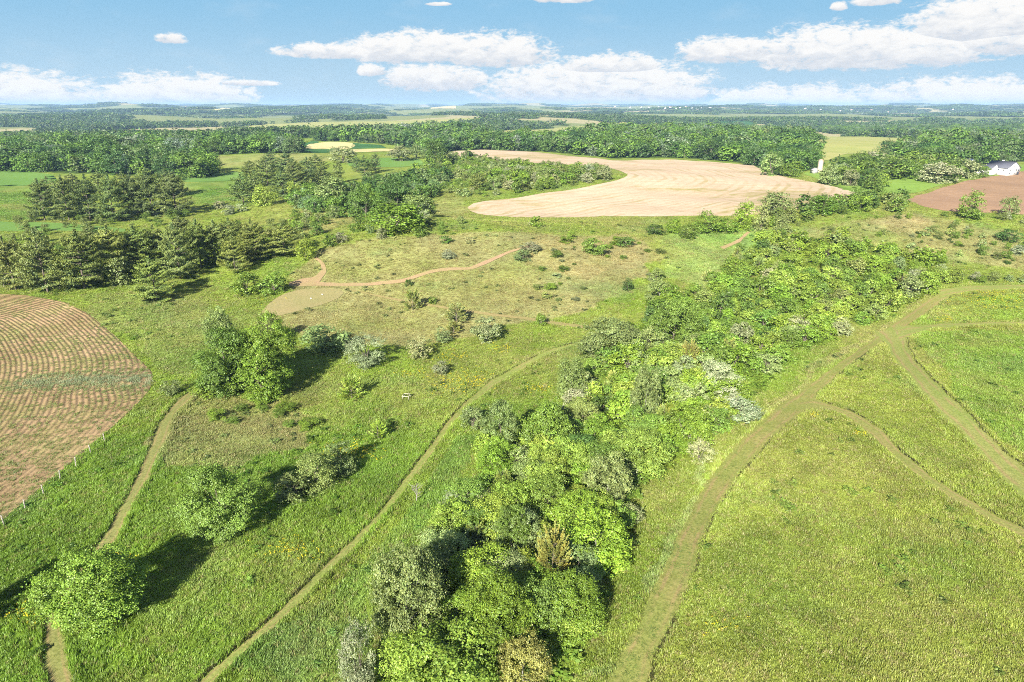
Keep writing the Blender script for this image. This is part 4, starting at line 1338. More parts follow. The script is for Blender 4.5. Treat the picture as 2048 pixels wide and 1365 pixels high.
scatter('d', [(1545, 440), (1600, 405), (1690, 396), (1780, 402), (1830, 424), (1700, 434), (1640, 455), (1545, 470)],
        6.0, [(2, 'broad', 'mid green'), (2, 'shrub', 'olive'), (1.5, 'broad', 'dark green'), (1, 'silver', 'grey-green'), (1, 'shrub', 'bright green')], (3.0, 6.0),
        'trees along the lower right edge of the stubble', 'right stubble edge', density=.95)
scatter('e', [(905, 345), (925, 332), (990, 328), (1070, 338), (1150, 342), (1218, 350), (1210, 362), (1140, 374), (1040, 388), (960, 382), (900, 358)],
        6.0, [(2, 'broad', 'mid green'), (2, 'shrub', 'olive'), (1.5, 'shrub', 'bright green'), (1, 'silver', 'grey-green'), (1, 'silver', 'silvery')], (3.0, 6.5),
        'trees of the island thicket', 'thicket by the stubble bend', density=.95)
scatter('f', [(560, 470), (560, 440), (620, 420), (690, 400), (800, 372), (900, 368), (1000, 388), (1000, 396), (870, 402), (870, 440), (960, 446), (1130, 452), (1140, 462), (900, 470), (760, 486), (650, 500), (610, 500)],
        6.2, SC_LOW, (1.8, 4.2), 'bushes of the middle slope', 'scrubby middle slope', density=.7, clump=(30, -.32, 6))
scatter('g', [(560, 408), (640, 392), (690, 380), (760, 360), (860, 352), (900, 358), (880, 400), (840, 430), (700, 440), (620, 430)],
        6.5, [(2, 'broad', 'mid green'), (1.5, 'broad', 'olive'), (1, 'broad', 'dark green'), (1, 'shrub', 'bright green'), (1, 'silver', 'grey-green')], (3.5, 6.5),
        'trees of the wooded knoll', 'wooded knoll', density=.8)
scatter('h', [(1040, 500), (1170, 478), (1280, 480), (1345, 520), (1330, 560), (1250, 580), (1150, 610), (1060, 590), (1080, 530)],
        5.0, SC_DRY, (.6, 1.6), 'low bushes on the right of the dry hill', 'dry hill slope', density=.6, clump=(14, -.1, 12), wr=(1.4, 2.4))
scatter('i', [(425, 810), (540, 790), (600, 830), (640, 840), (600, 870), (440, 860)],
        3.6, [(1, 'shrub', 'mid green'), (1, 'shrub', 'bright green')], (.7, 1.5), 'low bushes below the grove', 'ground below the grove', density=.9, wr=(1.5, 2.3))
scatter('j', [(1840, 452), (1880, 446), (2060, 492), (2060, 545), (1960, 510), (1850, 480)],
        6.0, SC_LOW, (1.4, 3.0), 'bushes on the far right slope', 'far right slope', density=.7)
scatter('k', [(1895, 556), (1960, 556), (2060, 560), (2060, 572), (1900, 568)],
        4.0, SC_LOW, (1.4, 3.0), 'bushes of the low hedge', 'low right hedge', density=.95)
scatter('l', [(0, 575), (230, 570), (260, 560), (440, 540), (600, 510), (640, 470), (560, 440), (0, 440)],
        9.0, [(3, 'shrub', 'olive'), (2, 'shrub', 'mid green'), (1, 'cedar', 'olive')], (1.6, 3.6), 'bushes among the front pines', 'front pine row', density=.6)
scatter('m', [(60, 448), (380, 440), (420, 455), (340, 420), (60, 425)],
        7.0, [(3, 'shrub', 'olive'), (2, 'shrub', 'mid green')], (2, 4.5), 'bushes among the square pine stand', 'square pine stand', density=.8)
scatter('n', [(1880, 425), (1990, 436), (2100, 440), (2100, 470), (1990, 450), (1890, 436)],
        7.0, SC_LOW, (1.4, 3.0), 'bushes below the red-brown field', 'red-brown field edge', density=.5)
scatter('o', [(820, 350), (900, 340), (900, 330), (960, 322), (905, 316), (880, 335)],
        8.0, WOOD, (4, 7), 'trees left of the stubble field', 'left stubble corner', density=.7)
for k, where in [('left_wood', 'left wood'), ('mid_wood', 'wood beyond the grain'), ('centre_wood', 'wood above the stubble'),
                 ('right_wood', 'far right wood'), ('farm_trees', 'grove by the farmhouse')]:
    scatter(k, WW[k], 10.5 if k in ('left_wood', 'farm_trees') else 11.5, WOOD, (9, 14.5) if k != 'farm_trees' else (7, 10.5), 'trees of the ' + where, where, density=.95, wr=(.95, 1.35))

scatter('q', [(1825, 462), (1900, 482), (1980, 510), (2060, 540), (2060, 546), (1980, 516), (1900, 488), (1825, 467)],
        2.4, [(1, 'shrub', 'dark green')], (.4, .8), 'low dark growth along the line on the right slope', 'dark line on the right slope', density=.9, wr=(1.5, 2.5))
# --- pick what becomes an object, what joins the mass -------------------------------------------------------------
NAME = {'broad': ('broadleaf_tree', 'tree'), 'open': ('broadleaf_tree', 'tree'), 'shrub': ('shrub', 'shrub'), 'silver': ('flowering_shrub', 'bush'), 'pine': ('pine_tree', 'pine tree'), 'cedar': ('juniper', 'juniper')}
for p in PLANTS:
    if p['name'] is None:
        p['name'], p['cat'] = NAME[p['kind']]
        if p['kind'] == 'silver' and p['h'] > 7:
            p['name'], p['cat'] = 'pale_tree', 'tree'
px, py, dep = project(np.array([p['x'] for p in PLANTS]), np.array([p['y'] for p in PLANTS]), np.array([p['z'] + p['h'] * .5 for p in PLANTS]))
for i, p in enumerate(PLANTS):
    p['px'] = float(px[i]); p['py'] = float(py[i])
    r = p['w'] / dep[i] * FPX * .5
    p['seen'] = -r < px[i] < 2048 + r and -r < py[i] < 1365 + r
order = sorted(range(len(PLANTS)), key=lambda i: -PLANTS[i]['size'] * (3 if PLANTS[i]['solo'] else 1))
count = {}
LIMIT = {'broadleaf_tree': 290, 'shrub': 290, 'flowering_shrub': 260, 'pine_tree': 290, 'juniper': 290, 'pale_tree': 120}
objs, mass = [], []
for i in order:
    p = PLANTS[i]
    if (p['solo'] or p['seen']) and count.get(p['name'], 0) < LIMIT[p['name']]:
        count[p['name']] = count.get(p['name'], 0) + 1
        objs.append(p)
    else:
        mass.append(p)

WORD = {'broadleaf_tree': 'tree', 'shrub': 'bush', 'flowering_shrub': 'flowering bush', 'pale_tree': 'blossoming tree', 'juniper': 'juniper', 'pine_tree': 'pine'}
groups = {}
for p in objs:
    if not p['solo']:
        groups.setdefault(p['group'], []).append(p)
for g, ps in groups.items():
    xs = np.array([q['px'] for q in ps]); ys = np.array([q['py'] for q in ps]); hs = np.array([q['h'] for q in ps])
    # a cell within the group: columns from left to right, rows from near to far
    ncol = max(1, min(9, int(len(ps) ** .5))); nrow = max(1, min(5, int(len(ps) ** .5 / 1.6)))
    cq = np.argsort(np.argsort(xs)) * ncol // len(ps)
    rq = np.zeros(len(ps), int)
    for c in range(ncol):
        m_ = np.where(cq == c)[0]
        rq[m_] = np.argsort(np.argsort(-ys[m_])) * nrow // max(1, len(m_))
    NC = {1: [''], 2: ['left half', 'right half'], 3: ['left third', 'middle', 'right third']}.get(ncol) or \
        (['far left', 'left'] + ['left of centre', 'middle', 'right of centre', 'inner right', 'outer right'][:max(0, ncol - 4)] + ['right', 'far right'])[:ncol]
    while len(NC) < ncol: NC.append('right')
    NR = {1: [''], 2: ['front', 'back'], 3: ['front', 'middle rows', 'back'], 4: ['front edge', 'front half', 'back half', 'back edge'],
          5: ['front edge', 'front half', 'centre depth', 'back half', 'back edge']}[nrow]
    med = np.median(hs)
    for q, c, r_, hh in zip(ps, cq, rq, hs):
        sz = 'large' if hh > np.percentile(hs, 80) else 'small' if hh < np.percentile(hs, 25) else 'medium'
        shape = 'spreading' if q['w'] / q['h'] > 1.15 else 'upright' if q['w'] / q['h'] < .97 else 'rounded'
        pos = ' '.join(s for s in (NC[c], NR[r_]) if s)
        q['label'] = f"{sz} {shape} {q['tone']} {WORD[q['name']]}, {pos}, {q['region'][0]}".replace(', ,', ',')

for p in objs:
    s = p['size']
    lod = 'top' if s > 62 and KINDS[p['kind']]['top'] else 'hi' if s > 30 else 'mid' if s > 7.5 else 'low'
    K = KINDS[p['kind']]
    r = random.Random(int(p['x'] * 97 + p['y'] * 131))
    cm = K[lod][r.randrange(3)]
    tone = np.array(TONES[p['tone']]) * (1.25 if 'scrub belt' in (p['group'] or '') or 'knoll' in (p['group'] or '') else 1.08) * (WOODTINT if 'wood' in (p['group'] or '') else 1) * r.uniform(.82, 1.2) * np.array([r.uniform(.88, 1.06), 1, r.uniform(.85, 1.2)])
    rot = r.uniform(0, 6.28)
    zb = p['z'] - 0.02 * p['h']
    if s > 9:
        e = link(p['name'], None, loc=(p['x'], p['y'], zb))
        e.empty_display_size = 0.5
        e.rotation_euler = (r.gauss(0, .03), r.gauss(0, .03), rot)
        e.scale = (p['w'], p['w'] * r.uniform(.88, 1.12), p['h'])
        c = link('crown' if 'tree' in p['name'] else 'foliage', cm, e)
        c.color = (*tone, 1)
        link('trunk' if 'tree' in p['name'] or p['kind'] == 'cedar' else 'stem', K['trunk'][r.randrange(len(K['trunk']))], e)
    else:
        e = link(p['name'], cm, loc=(p['x'], p['y'], zb))
        e.rotation_euler = (0, 0, rot)
        e.scale = (p['w'], p['w'], p['h'])
        e.color = (*tone, 1)
    tag(e, p['label'], p['cat'], p['group'])


# ------------------------------------------------------------------ uncountable growth, spread by geometry nodes
def instancer(name, label, pts, scale, rot, tint, var, protos, kind='stuff'):
    """pts (n,3); scale (n,3); rot (n,3); tint (n,3); var (n,) index of the proto"""
    me = bpy.data.meshes.new(name)
    me.vertices.add(len(pts)); me.vertices.foreach_set('co', np.asarray(pts, np.float32).ravel())
    for nm, arr in (('size', scale), ('turn', rot)):
        a = me.attributes.new(nm, 'FLOAT_VECTOR', 'POINT'); a.data.foreach_set('vector', np.asarray(arr, np.float32).ravel())
    a = me.attributes.new('pick', 'INT', 'POINT'); a.data.foreach_set('value', np.asarray(var, np.int32))
    col_attr(me, 'tint', tint)
    o = link(name, me)
    ng = bpy.data.node_groups.new(name + '_nodes', 'GeometryNodeTree')
    ng.interface.new_socket('Geometry', in_out='INPUT', socket_type='NodeSocketGeometry')
    ng.interface.new_socket('Geometry', in_out='OUTPUT', socket_type='NodeSocketGeometry')
    n = ng.nodes; l = ng.links
    gi = n.new('NodeGroupInput'); go = n.new('NodeGroupOutput')
    iop = n.new('GeometryNodeInstanceOnPoints')
    l.new(gi.outputs[0], iop.inputs['Points'])
    jn = n.new('GeometryNodeJoinGeometry')
    for pme in protos:
        po = bpy.data.objects.new(pme.name + '_shape', pme)
        oi = n.new('GeometryNodeObjectInfo')
        oi.inputs['Object'].default_value = po
        oi.inputs['As Instance'].default_value = True
        l.new(oi.outputs['Geometry'], jn.inputs[0])
    l.new(jn.outputs[0], iop.inputs['Instance'])
    iop.inputs['Pick Instance'].default_value = True

    def attr(nm, t):
        q = n.new('GeometryNodeInputNamedAttribute'); q.data_type = t
        q.inputs['Name'].default_value = nm
        return q.outputs['Attribute']
    l.new(attr('pick', 'INT'), iop.inputs['Instance Index'])
    l.new(attr('turn', 'FLOAT_VECTOR'), iop.inputs['Rotation'])
    l.new(attr('size', 'FLOAT_VECTOR'), iop.inputs['Scale'])
    l.new(iop.outputs[0], go.inputs[0])
    md = o.modifiers.new('spread', 'NODES'); md.node_group = ng
    tag(o, label, kind=kind)
    return o


# grass tufts
def tuft(name, seed, blades, hgt, spread, wid, mat, lean=.5, tri=True):
    rg = np.random.default_rng(seed)
    V = []; F = []; Cc = []
    for b in range(blades):
        a = rg.uniform(0, 6.28); r = spread * math.sqrt(rg.random())
        bx, by = r * math.cos(a), r * math.sin(a)
        an = rg.uniform(0, 6.28); h = hgt * rg.uniform(.55, 1.1); le = lean * rg.uniform(.1, 1) * h
        w = wid * rg.uniform(.7, 1.3)
        d = np.array([math.cos(an), math.sin(an)]); pr = np.array([-d[1], d[0]])
        p0 = np.array([bx, by]) - pr * w; p1 = np.array([bx, by]) + pr * w
        mpt = np.array([bx, by]) + d * le * .45; tp = np.array([bx, by]) + d * le
        i = len(V)
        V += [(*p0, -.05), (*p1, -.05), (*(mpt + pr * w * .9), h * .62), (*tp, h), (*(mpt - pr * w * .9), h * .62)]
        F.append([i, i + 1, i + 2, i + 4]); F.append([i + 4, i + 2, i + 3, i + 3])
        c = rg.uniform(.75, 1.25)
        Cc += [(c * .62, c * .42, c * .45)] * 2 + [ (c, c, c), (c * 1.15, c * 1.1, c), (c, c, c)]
    F = [f if f[2] != f[3] else f[:3] for f in F]
    me = mesh_from(name, np.array(V), F, [mat])
    col_attr(me, 'shade', np.array(Cc))
    return me


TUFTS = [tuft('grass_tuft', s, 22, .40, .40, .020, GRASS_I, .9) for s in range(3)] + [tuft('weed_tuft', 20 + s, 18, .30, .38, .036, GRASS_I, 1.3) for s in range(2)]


def field_points(poly, n_per_m2, seed=0):
    rg = np.random.default_rng(seed)
    x0, y0 = poly.min(0); x1, y1 = poly.max(0)
    n = int((x1 - x0) * (y1 - y0) * n_per_m2)
    x = rg.uniform(x0, x1, n); y = rg.uniform(y0, y1, n)
    k = inside(poly, x, y)
    return x[k], y[k]


def in_view(x, y, m=60):
    a, b, c = project(x, y, hz(x, y))
    return (a > -m) & (a < 2048 + m) & (b > 150) & (b < 1365 + 2 * m)


VIEWW = [((40, 95), 8.0, .85), ((95, 140), 4.5, 1.0), ((140, 200), 2.2, 1.3), ((200, 290), 1.0, 1.7), ((290, 420), .35, 2.3)]
rgg = np.random.default_rng(3)
GX, GY, GS = [], [], []
for ((y0, y1), dens, sc) in VIEWW:
    half = 0.80 * y1 + 12
    n = int((y1 - y0) * 2 * half * dens)
    x = rgg.uniform(-half, half, n); y = rgg.uniform(y0, y1, n)
    k = in_view(x, y)
    x, y = x[k], y[k]
    k = ~on_path(x, y) & ~in_fields(x, y)
    wood = np.zeros(len(x), bool)
    for p in WW.values(): wood |= inside(p, x, y)
    k &= ~wood
    x, y = x[k], y[k]
    GX.append(x); GY.append(y); GS.append(np.full(len(x), sc))
for k_, (L_, R_) in RIB.items():
    if k_ in ('trail_loop', 'trail', 'wheat_trail', 'faint_trail'): continue
    for E in (L_, R_):
        sg = np.hypot(*np.diff(E, axis=0).T); cs_ = np.concatenate([[0], np.cumsum(sg)])
        n = int(cs_[-1] * 16)
        t_ = rgg.uniform(0, cs_[-1], n)
        x = np.interp(t_, cs_, E[:, 0]) + rgg.normal(size=n) * .28; y = np.interp(t_, cs_, E[:, 1]) + rgg.normal(size=n) * .28
        k = in_view(x, y) & ~on_path(x, y) & (np.hypot(x, y) < 260)
        GX.append(x[k]); GY.append(y[k]); GS.append(-(.8 + np.hypot(x[k], y[k]) / 420))
gx = np.concatenate(GX); gy = np.concatenate(GY); gs = np.concatenate(GS)
edge = gs < 0; gs = np.abs(gs)
zc = ground_colour(gx, gy)
dryness = np.clip((zc[:, 0] / zc[:, 1] - .62) / .35, 0, 1)
hgt = (1.1 - .5 * dryness) * (0.85 + 0.45 * fbm(gx, gy, 5, 3, 61)) * rgg.uniform(.7, 1.3, len(gx))
hgt = np.where(edge, hgt * 1.5, hgt)
sxy = gs * rgg.uniform(.8, 1.25, len(gx))
tc_ = zc * rgg.uniform(.88, 1.15, (len(gx), 1)) * 1.42
straw = rgg.random(len(gx)) < (.07 + .25 * dryness)
tc_[straw] = tc_[straw] * .4 + np.array([.36, .31, .15]) * .6
scl = np.stack([sxy, sxy, hgt * (0.9 + .1 * gs)], 1)
rotv = np.stack([rgg.normal(size=len(gx)) * .12, rgg.normal(size=len(gx)) * .12, rgg.uniform(0, 6.28, len(gx))], 1)
var = rgg.integers(0, 5, len(gx))
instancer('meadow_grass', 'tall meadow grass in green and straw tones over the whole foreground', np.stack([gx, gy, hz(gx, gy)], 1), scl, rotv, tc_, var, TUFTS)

# dark brown tussocks in a thin line along one cut edge of the mown paths
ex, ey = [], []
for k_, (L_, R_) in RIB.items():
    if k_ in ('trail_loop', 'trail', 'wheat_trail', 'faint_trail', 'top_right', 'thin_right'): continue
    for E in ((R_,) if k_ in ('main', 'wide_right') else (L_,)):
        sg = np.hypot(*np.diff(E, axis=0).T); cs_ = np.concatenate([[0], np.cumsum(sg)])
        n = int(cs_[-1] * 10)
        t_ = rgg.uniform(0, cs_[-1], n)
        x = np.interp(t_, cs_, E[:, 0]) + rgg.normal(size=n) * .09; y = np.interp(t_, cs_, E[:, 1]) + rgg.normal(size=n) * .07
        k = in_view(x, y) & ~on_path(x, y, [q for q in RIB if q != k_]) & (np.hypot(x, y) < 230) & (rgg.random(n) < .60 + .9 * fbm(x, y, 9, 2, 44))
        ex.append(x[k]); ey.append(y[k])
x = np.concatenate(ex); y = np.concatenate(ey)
TUSSOCKS = [tuft('tussocks', 60 + s, 14, .30, .10, .022, GRASS_I, .35) for s in range(2)]
instancer('edge_tussocks', 'dark brown tussocks along the cut edges of the mown paths', np.stack([x, y, hz(x, y)], 1), rgg.uniform(.8, 1.25, (len(x), 1)) * np.array([[1.0, 1.0, 1.15]]),
          np.stack([x * 0, x * 0, rgg.uniform(0, 6, len(x))], 1), np.array([.060, .062, .022]) * rgg.uniform(.6, 1.6, (len(x), 1)), rgg.integers(0, 2, len(x)), TUSSOCKS)

# darker weedy clumps dotted through the meadows
n = 5200
wx = rgg.uniform(-170, 260, n); wy = rgg.uniform(45, 260, n)
k = in_view(wx, wy) & ~on_path(wx, wy) & ~in_fields(wx, wy) & (fbm(wx, wy, 9, 3, 71) > .12)
wx, wy = wx[k], wy[k]
s_ = rgg.uniform(.5, 1.5, len(wx))
WEED = [broad_crown('weed', 700 + s, 150, .20, GRASS_I, 9, clear=0, spiky=.3) for s in range(3)]
instancer('meadow_weeds', 'darker leafy weeds dotted through the meadow grass', np.stack([wx, wy, hz(wx, wy)], 1), np.stack([s_, s_, s_ * .42], 1),
          np.stack([wx * 0, wx * 0, rgg.uniform(0, 6, len(wx))], 1), ground_colour(wx, wy) * np.array([.72, .85, .8]) * rgg.uniform(.7, 1.4, (len(wx), 1)), rgg.integers(0, 3, len(wx)), WEED)

# leafy ground cover under the scrub belt
COVER = wpoly([(760, 1400), (770, 1290), (850, 1100), (960, 985), (960, 900), (1120, 840), (1130, 790), (1190, 730), (1200, 660), (1290, 640), (1400, 570), (1480, 505), (1560, 475), (1700, 482), (1880, 530),
               (1890, 565), (1750, 640), (1630, 690), (1500, 800), (1470, 860), (1390, 900), (1290, 980), (1250, 1060), (1190, 1140), (1180, 1280), (1090, 1400)])
x, y = field_points(COVER, .42, 5)
k = (fbm(x, y, 8, 3, 81) > -.25) & ~on_path(x, y); x, y = x[k], y[k]
s_ = rgg.uniform(1.2, 2.6, len(x))
b = fbm(x, y, 14, 2, 83)[:, None]
tint = np.where(b > 0, [[.22, .30, .04]], [[.16, .25, .035]]) * rgg.uniform(.7, 1.35, (len(x), 1))
instancer('undergrowth', 'leafy undergrowth filling the scrub belt', np.stack([x, y, hz(x, y)], 1), np.stack([s_, s_, s_ * rgg.uniform(.25, .5, len(x))], 1),
          np.stack([x * 0, x * 0, rgg.uniform(0, 6, len(x))], 1), tint, rgg.integers(0, 3, len(x)), WEED)

# short regrowth on the mown paths
GXp, GYp = [], []
for k_, pl in RIBPOLY.items():
    if k_ in ('trail_loop', 'trail', 'wheat_trail', 'faint_trail'): continue
    x, y = field_points(pl, 2.2, 9)
    q = in_view(x, y) & (np.hypot(x, y) < 170)
    GXp.append(x[q]); GYp.append(y[q])
x = np.concatenate(GXp); y = np.concatenate(GYp)
tint = np.array([.20, .245, .06]) * rgg.uniform(.75, 1.3, (len(x), 1)) * np.stack([1 + .25 * fbm(x, y, 4, 2, 5), np.ones(len(x)), np.ones(len(x))], 1)
instancer('mown_stubble', 'short cut grass on the mown paths', np.stack([x, y, hz(x, y) + .05], 1), np.tile([1.0, 1.0, .14], (len(x), 1)) * rgg.uniform(.7, 1.3, (len(x), 1)),
          np.stack([x * 0, x * 0, rgg.uniform(0, 6, len(x))], 1), tint, rgg.integers(0, 3, len(x)), TUFTS)

# yellow flowers in drifts
fx, fy = [], []
for (a, b_, r, n) in [(935, 765, 34, 260), (905, 712, 18, 60), (1000, 700, 16, 50), (820, 750, 14, 40), (1080, 780, 14, 40), (700, 905, 30, 160), (1960, 595, 60, 420), (1890, 640, 14, 60), (1995, 590, 40, 240),
                      (1720, 870, 8, 18), (1625, 832, 8, 14), (590, 1105, 30, 60), (1440, 1262, 34, 16), (520, 600, 20, 30), (40, 1230, 30, 30), (240, 1120, 20, 30)]:
    px_ = a + rgg.normal(size=n) * r; py_ = b_ + rgg.normal(size=n) * r * .38
    X_, Y_, _ = ground_at(px_, py_)
    fx.append(X_); fy.append(Y_)
x = np.concatenate(fx); y = np.concatenate(fy)
k = ~on_path(x, y); x, y = x[k], y[k]
FLW = [broad_crown('flower_head', 720 + s, 16, .45, GRASS_I, 4, clear=.3) for s in range(2)]
s_ = rgg.uniform(.12, .28, len(x))
instancer('yellow_flowers', 'drifts of small yellow flowers in the meadow', np.stack([x, y, hz(x, y) + .25], 1), np.stack([s_, s_, s_ * .7], 1),
          np.stack([x * 0, x * 0, rgg.uniform(0, 6, len(x))], 1), np.array([.60, .53, .03]) * rgg.uniform(.7, 1.1, (len(x), 1)), rgg.integers(0, 2, len(x)), FLW)

# crop seedlings in rows on the ploughed field
x, y = field_points(PW['ploughed'], 7.0, 12)
k = in_view(x, y, 20); x, y = x[k], y[k]
jn = 0
r_ = rowc(x, y)
ph = np.mod(r_ / ROW + .25 - .14 / ROW, 1)
patch = fbm(x, y, 26, 3, 15); low = sst(seg_dist(EDGE_LOW, x, y), 26, 6)
corner = np.exp(-((seg_dist(wpoly([(60, 765), (295, 762)]), x, y)) / 3.5) ** 2)
prob = np.clip(.50 + .7 * patch + .28 * low + 1.2 * corner, 0.03, 1)
k = ((np.abs(ph - .5) < .2) | (rgg.random(len(x)) < 0.05 + .12 * corner)) & (rgg.random(len(x)) < prob)
x, y, corner = x[k], y[k], corner[k]
s_ = rgg.uniform(.55, 1.0, len(x)) * (1 + .5 * corner)
tint = np.array([.17, .24, .06]) * (1 - corner[:, None]) + np.array([.24, .30, .17]) * corner[:, None]
instancer('crop_seedlings', 'young green crop in thin curved rows on the ploughed field', np.stack([x, y, hz(x, y) + .05], 1), np.stack([s_, s_, s_ * .7], 1),
          np.stack([x * 0, x * 0, rgg.uniform(0, 6, len(x))], 1), tint * rgg.uniform(.7, 1.3, (len(x), 1)), rgg.integers(3, 5, len(x)), TUFTS)

# woods: everything past the largest trees
WTREES = [broad_crown('wood_tree', 800 + s, 420, .125, LEAF_I, 22, spiky=.2) for s in range(4)]
WMID = [broad_crown('wood_bush', 830 + s, 4500, .042, LEAF_I, 24, clear=0, spiky=.35) for s in range(4)]
WT = {'broad': 0, 'open': 1, 'shrub': 2, 'silver': 3, 'pine': 1, 'cedar': 2}
WLOW = [broad_crown('wood_tree_far', 820 + s, 90, .24, LEAF_I, 12) for s in range(3)]


def clump_mesh(name, seed, size=60.0, n=26):
    rg = np.random.default_rng(seed)
    parts = []
    for _ in range(n):
        a = rg.uniform(0, 6.28); r = size * .62 * math.sqrt(rg.random())
        w = rg.uniform(9, 15); h = rg.uniform(9, 14)
        k = 34
        d = rg.normal(size=(k, 3)); d /= np.linalg.norm(d, axis=1, keepdims=True); d[:, 2] = np.abs(d[:, 2])
        c = np.array([math.cos(a) * r, math.sin(a) * r, 0]) + d * np.array([w * .42, w * .42, h * .6]) + np.array([0, 0, h * .35])
        V, F = quads(c, d + rg.normal(size=(k, 3)) * .4, 4.2, .8, .3, rg)
        parts.append((V, F, shade_var(k, rg, .2) * rg.uniform(.75, 1.3)))
    return leaf_mesh(name, parts, LEAF_I)


CLUMPS = [clump_mesh('wood_clump', 840 + s) for s in range(3)]
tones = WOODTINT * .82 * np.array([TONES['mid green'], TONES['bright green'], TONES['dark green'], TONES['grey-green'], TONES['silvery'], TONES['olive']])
if mass:
    P3 = np.array([(p['x'], p['y'], p['z']) for p in mass])
    SC3 = np.array([(p['w'], p['w'], p['h']) for p in mass])
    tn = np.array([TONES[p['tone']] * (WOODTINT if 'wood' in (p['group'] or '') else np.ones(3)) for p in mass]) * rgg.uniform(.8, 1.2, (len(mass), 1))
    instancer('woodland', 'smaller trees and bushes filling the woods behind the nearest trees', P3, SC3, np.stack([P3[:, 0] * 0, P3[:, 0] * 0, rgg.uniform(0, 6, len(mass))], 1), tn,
              np.array([WT[p['kind']] + (4 if p['size'] > 9 else 0) for p in mass]), WTREES + WMID)


def sector(r0, r1, dens, half=44):
    n = int((r1 ** 2 - r0 ** 2) * math.radians(half) * dens)
    r = np.sqrt(rgg.uniform(r0 ** 2, r1 ** 2, n)); a = np.radians(rgg.uniform(-half, half, n))
    return r * np.sin(a), r * np.cos(a)


x, y = sector(1050, 3000, 1 / 130.)
k = ~in_fields(x, y) & ~far_open(x, y)
for p in WW.values(): k &= ~inside(p, x, y)
HH = wpoly([(1060, 262), (1200, 256), (1200, 280), (1060, 282)])
k &= ~inside(HH, x, y)
x, y = x[k], y[k]
w_ = rgg.uniform(9, 15, len(x))
ti = rgg.choice(6, len(x), p=[.32, .16, .26, .12, .06, .08])
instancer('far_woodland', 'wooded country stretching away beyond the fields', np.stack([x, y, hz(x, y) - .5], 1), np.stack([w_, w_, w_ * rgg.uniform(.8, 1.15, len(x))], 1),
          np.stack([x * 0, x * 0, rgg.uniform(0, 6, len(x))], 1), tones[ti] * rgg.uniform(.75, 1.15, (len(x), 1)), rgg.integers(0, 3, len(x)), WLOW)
x, y = sector(3000, 19000, 1 / 5200.)
k = ~in_fields(x, y) & ~far_open(x, y)
x, y = x[k], y[k]
w_ = rgg.uniform(.9, 1.5, len(x)) * (1 + np.hypot(x, y) / 20000)
ti = rgg.choice(6, len(x), p=[.36, .08, .36, .12, .03, .05])
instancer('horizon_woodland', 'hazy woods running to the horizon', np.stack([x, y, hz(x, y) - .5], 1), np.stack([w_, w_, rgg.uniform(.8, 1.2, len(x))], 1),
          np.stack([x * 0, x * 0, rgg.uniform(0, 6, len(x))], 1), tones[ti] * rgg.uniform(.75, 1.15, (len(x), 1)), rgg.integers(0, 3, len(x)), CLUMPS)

# ------------------------------------------------------------------ buildings, fence and small things
WHITE = plain('white_siding', (0.66, 0.66, 0.65), .6, .04, 2)
ROOFD = plain('dark_shingles', (0.075, 0.08, 0.105), .8, .25, 3)
ROOFB = plain('blue_grey_roof', (0.06, 0.09, 0.15), .6, .2, 3)
GLASS = plain('window_glass', (0.03, 0.04, 0.06), .12, .2, 3)
STONE = plain('brown_stone', (0.36, 0.25, 0.20), .85, .3, 2)
CONC = plain('pale_concrete', (0.55, 0.48, 0.42), .85, .15, .8)
SILOP = plain('silo_staves', (0.42, 0.34, 0.28), .8, .15, 1.2)
SILOC = plain('silo_dome', (0.40, 0.24, 0.18), .6, .2, 2)
GREYW = plain('grey_boards', (0.30, 0.30, 0.29), .8, .2, 3)
WOODW = plain('weathered_wood', (0.26, 0.245, 0.21), .85, .25, 12)
WIRE = plain('fence_wire', (0.25, 0.25, 0.25), .5, .1, 5, 1.0)
REDB = plain('rusty_roof', (0.40, 0.23, 0.17), .7, .25, 2)
DECK = plain('red_deck', (0.45, 0.22, 0.15), .8, .2, 3)


def box(c, s):
    x, y, z = c; a, b, h = s[0] / 2, s[1] / 2, s[2]
    V = np.array([(x - a, y - b, z), (x + a, y - b, z), (x + a, y + b, z), (x - a, y + b, z), (x - a, y - b, z + h), (x + a, y - b, z + h), (x + a, y + b, z + h), (x - a, y + b, z + h)])
    F = [[0, 3, 2, 1], [4, 5, 6, 7], [0, 1, 5, 4], [1, 2, 6, 5], [2, 3, 7, 6], [3, 0, 4, 7]]
    return V, F


def joined(name, parts, mats):
    V = []; F = []; off = 0
    for v, f in parts:
        V.append(v); F += [[a + off for a in q] for q in f]; off += len(v)
    return mesh_from(name, np.concatenate(V), F, mats)


def gable_body(w, d, h, r, x=0, y=0, z=0):
    """walls with gables facing -y and +y, ridge along y"""
    a, b = w / 2, d / 2
    V = np.array([(-a, -b, 0), (a, -b, 0), (a, b, 0), (-a, b, 0), (-a, -b, h), (a, -b, h), (a, b, h), (-a, b, h), (0, -b, h + r), (0, b, h + r)]) + np.array([x, y, z])
    F = [[0, 1, 5, 8, 4], [2, 3, 7, 9, 6], [1, 2, 6, 5], [3, 0, 4, 7], [0, 3, 2, 1], [4, 8, 9, 7], [5, 6, 9, 8]]
    return V, F


def gable_roof(w, d, h, r, x=0, y=0, z=0, over=.5, th=.25):
    a, b = w / 2 + over, d / 2 + over
    dr = r * over / (w / 2)
    P = []
    for s in (-1, 1):
        v = np.array([(s * a, -b, h - dr), (0, -b, h + r), (0, b, h + r), (s * a, b, h - dr)], float) + np.array([x, y, z])
        up = np.array([0, 0, th])
        V = np.concatenate([v + [0, 0, .03], v + up])
        f = [[0, 1, 2, 3], [4, 7, 6, 5], [0, 4, 5, 1], [3, 2, 6, 7], [0, 3, 7, 4], [1, 5, 6, 2]]
        P.append((V, f))
    return P


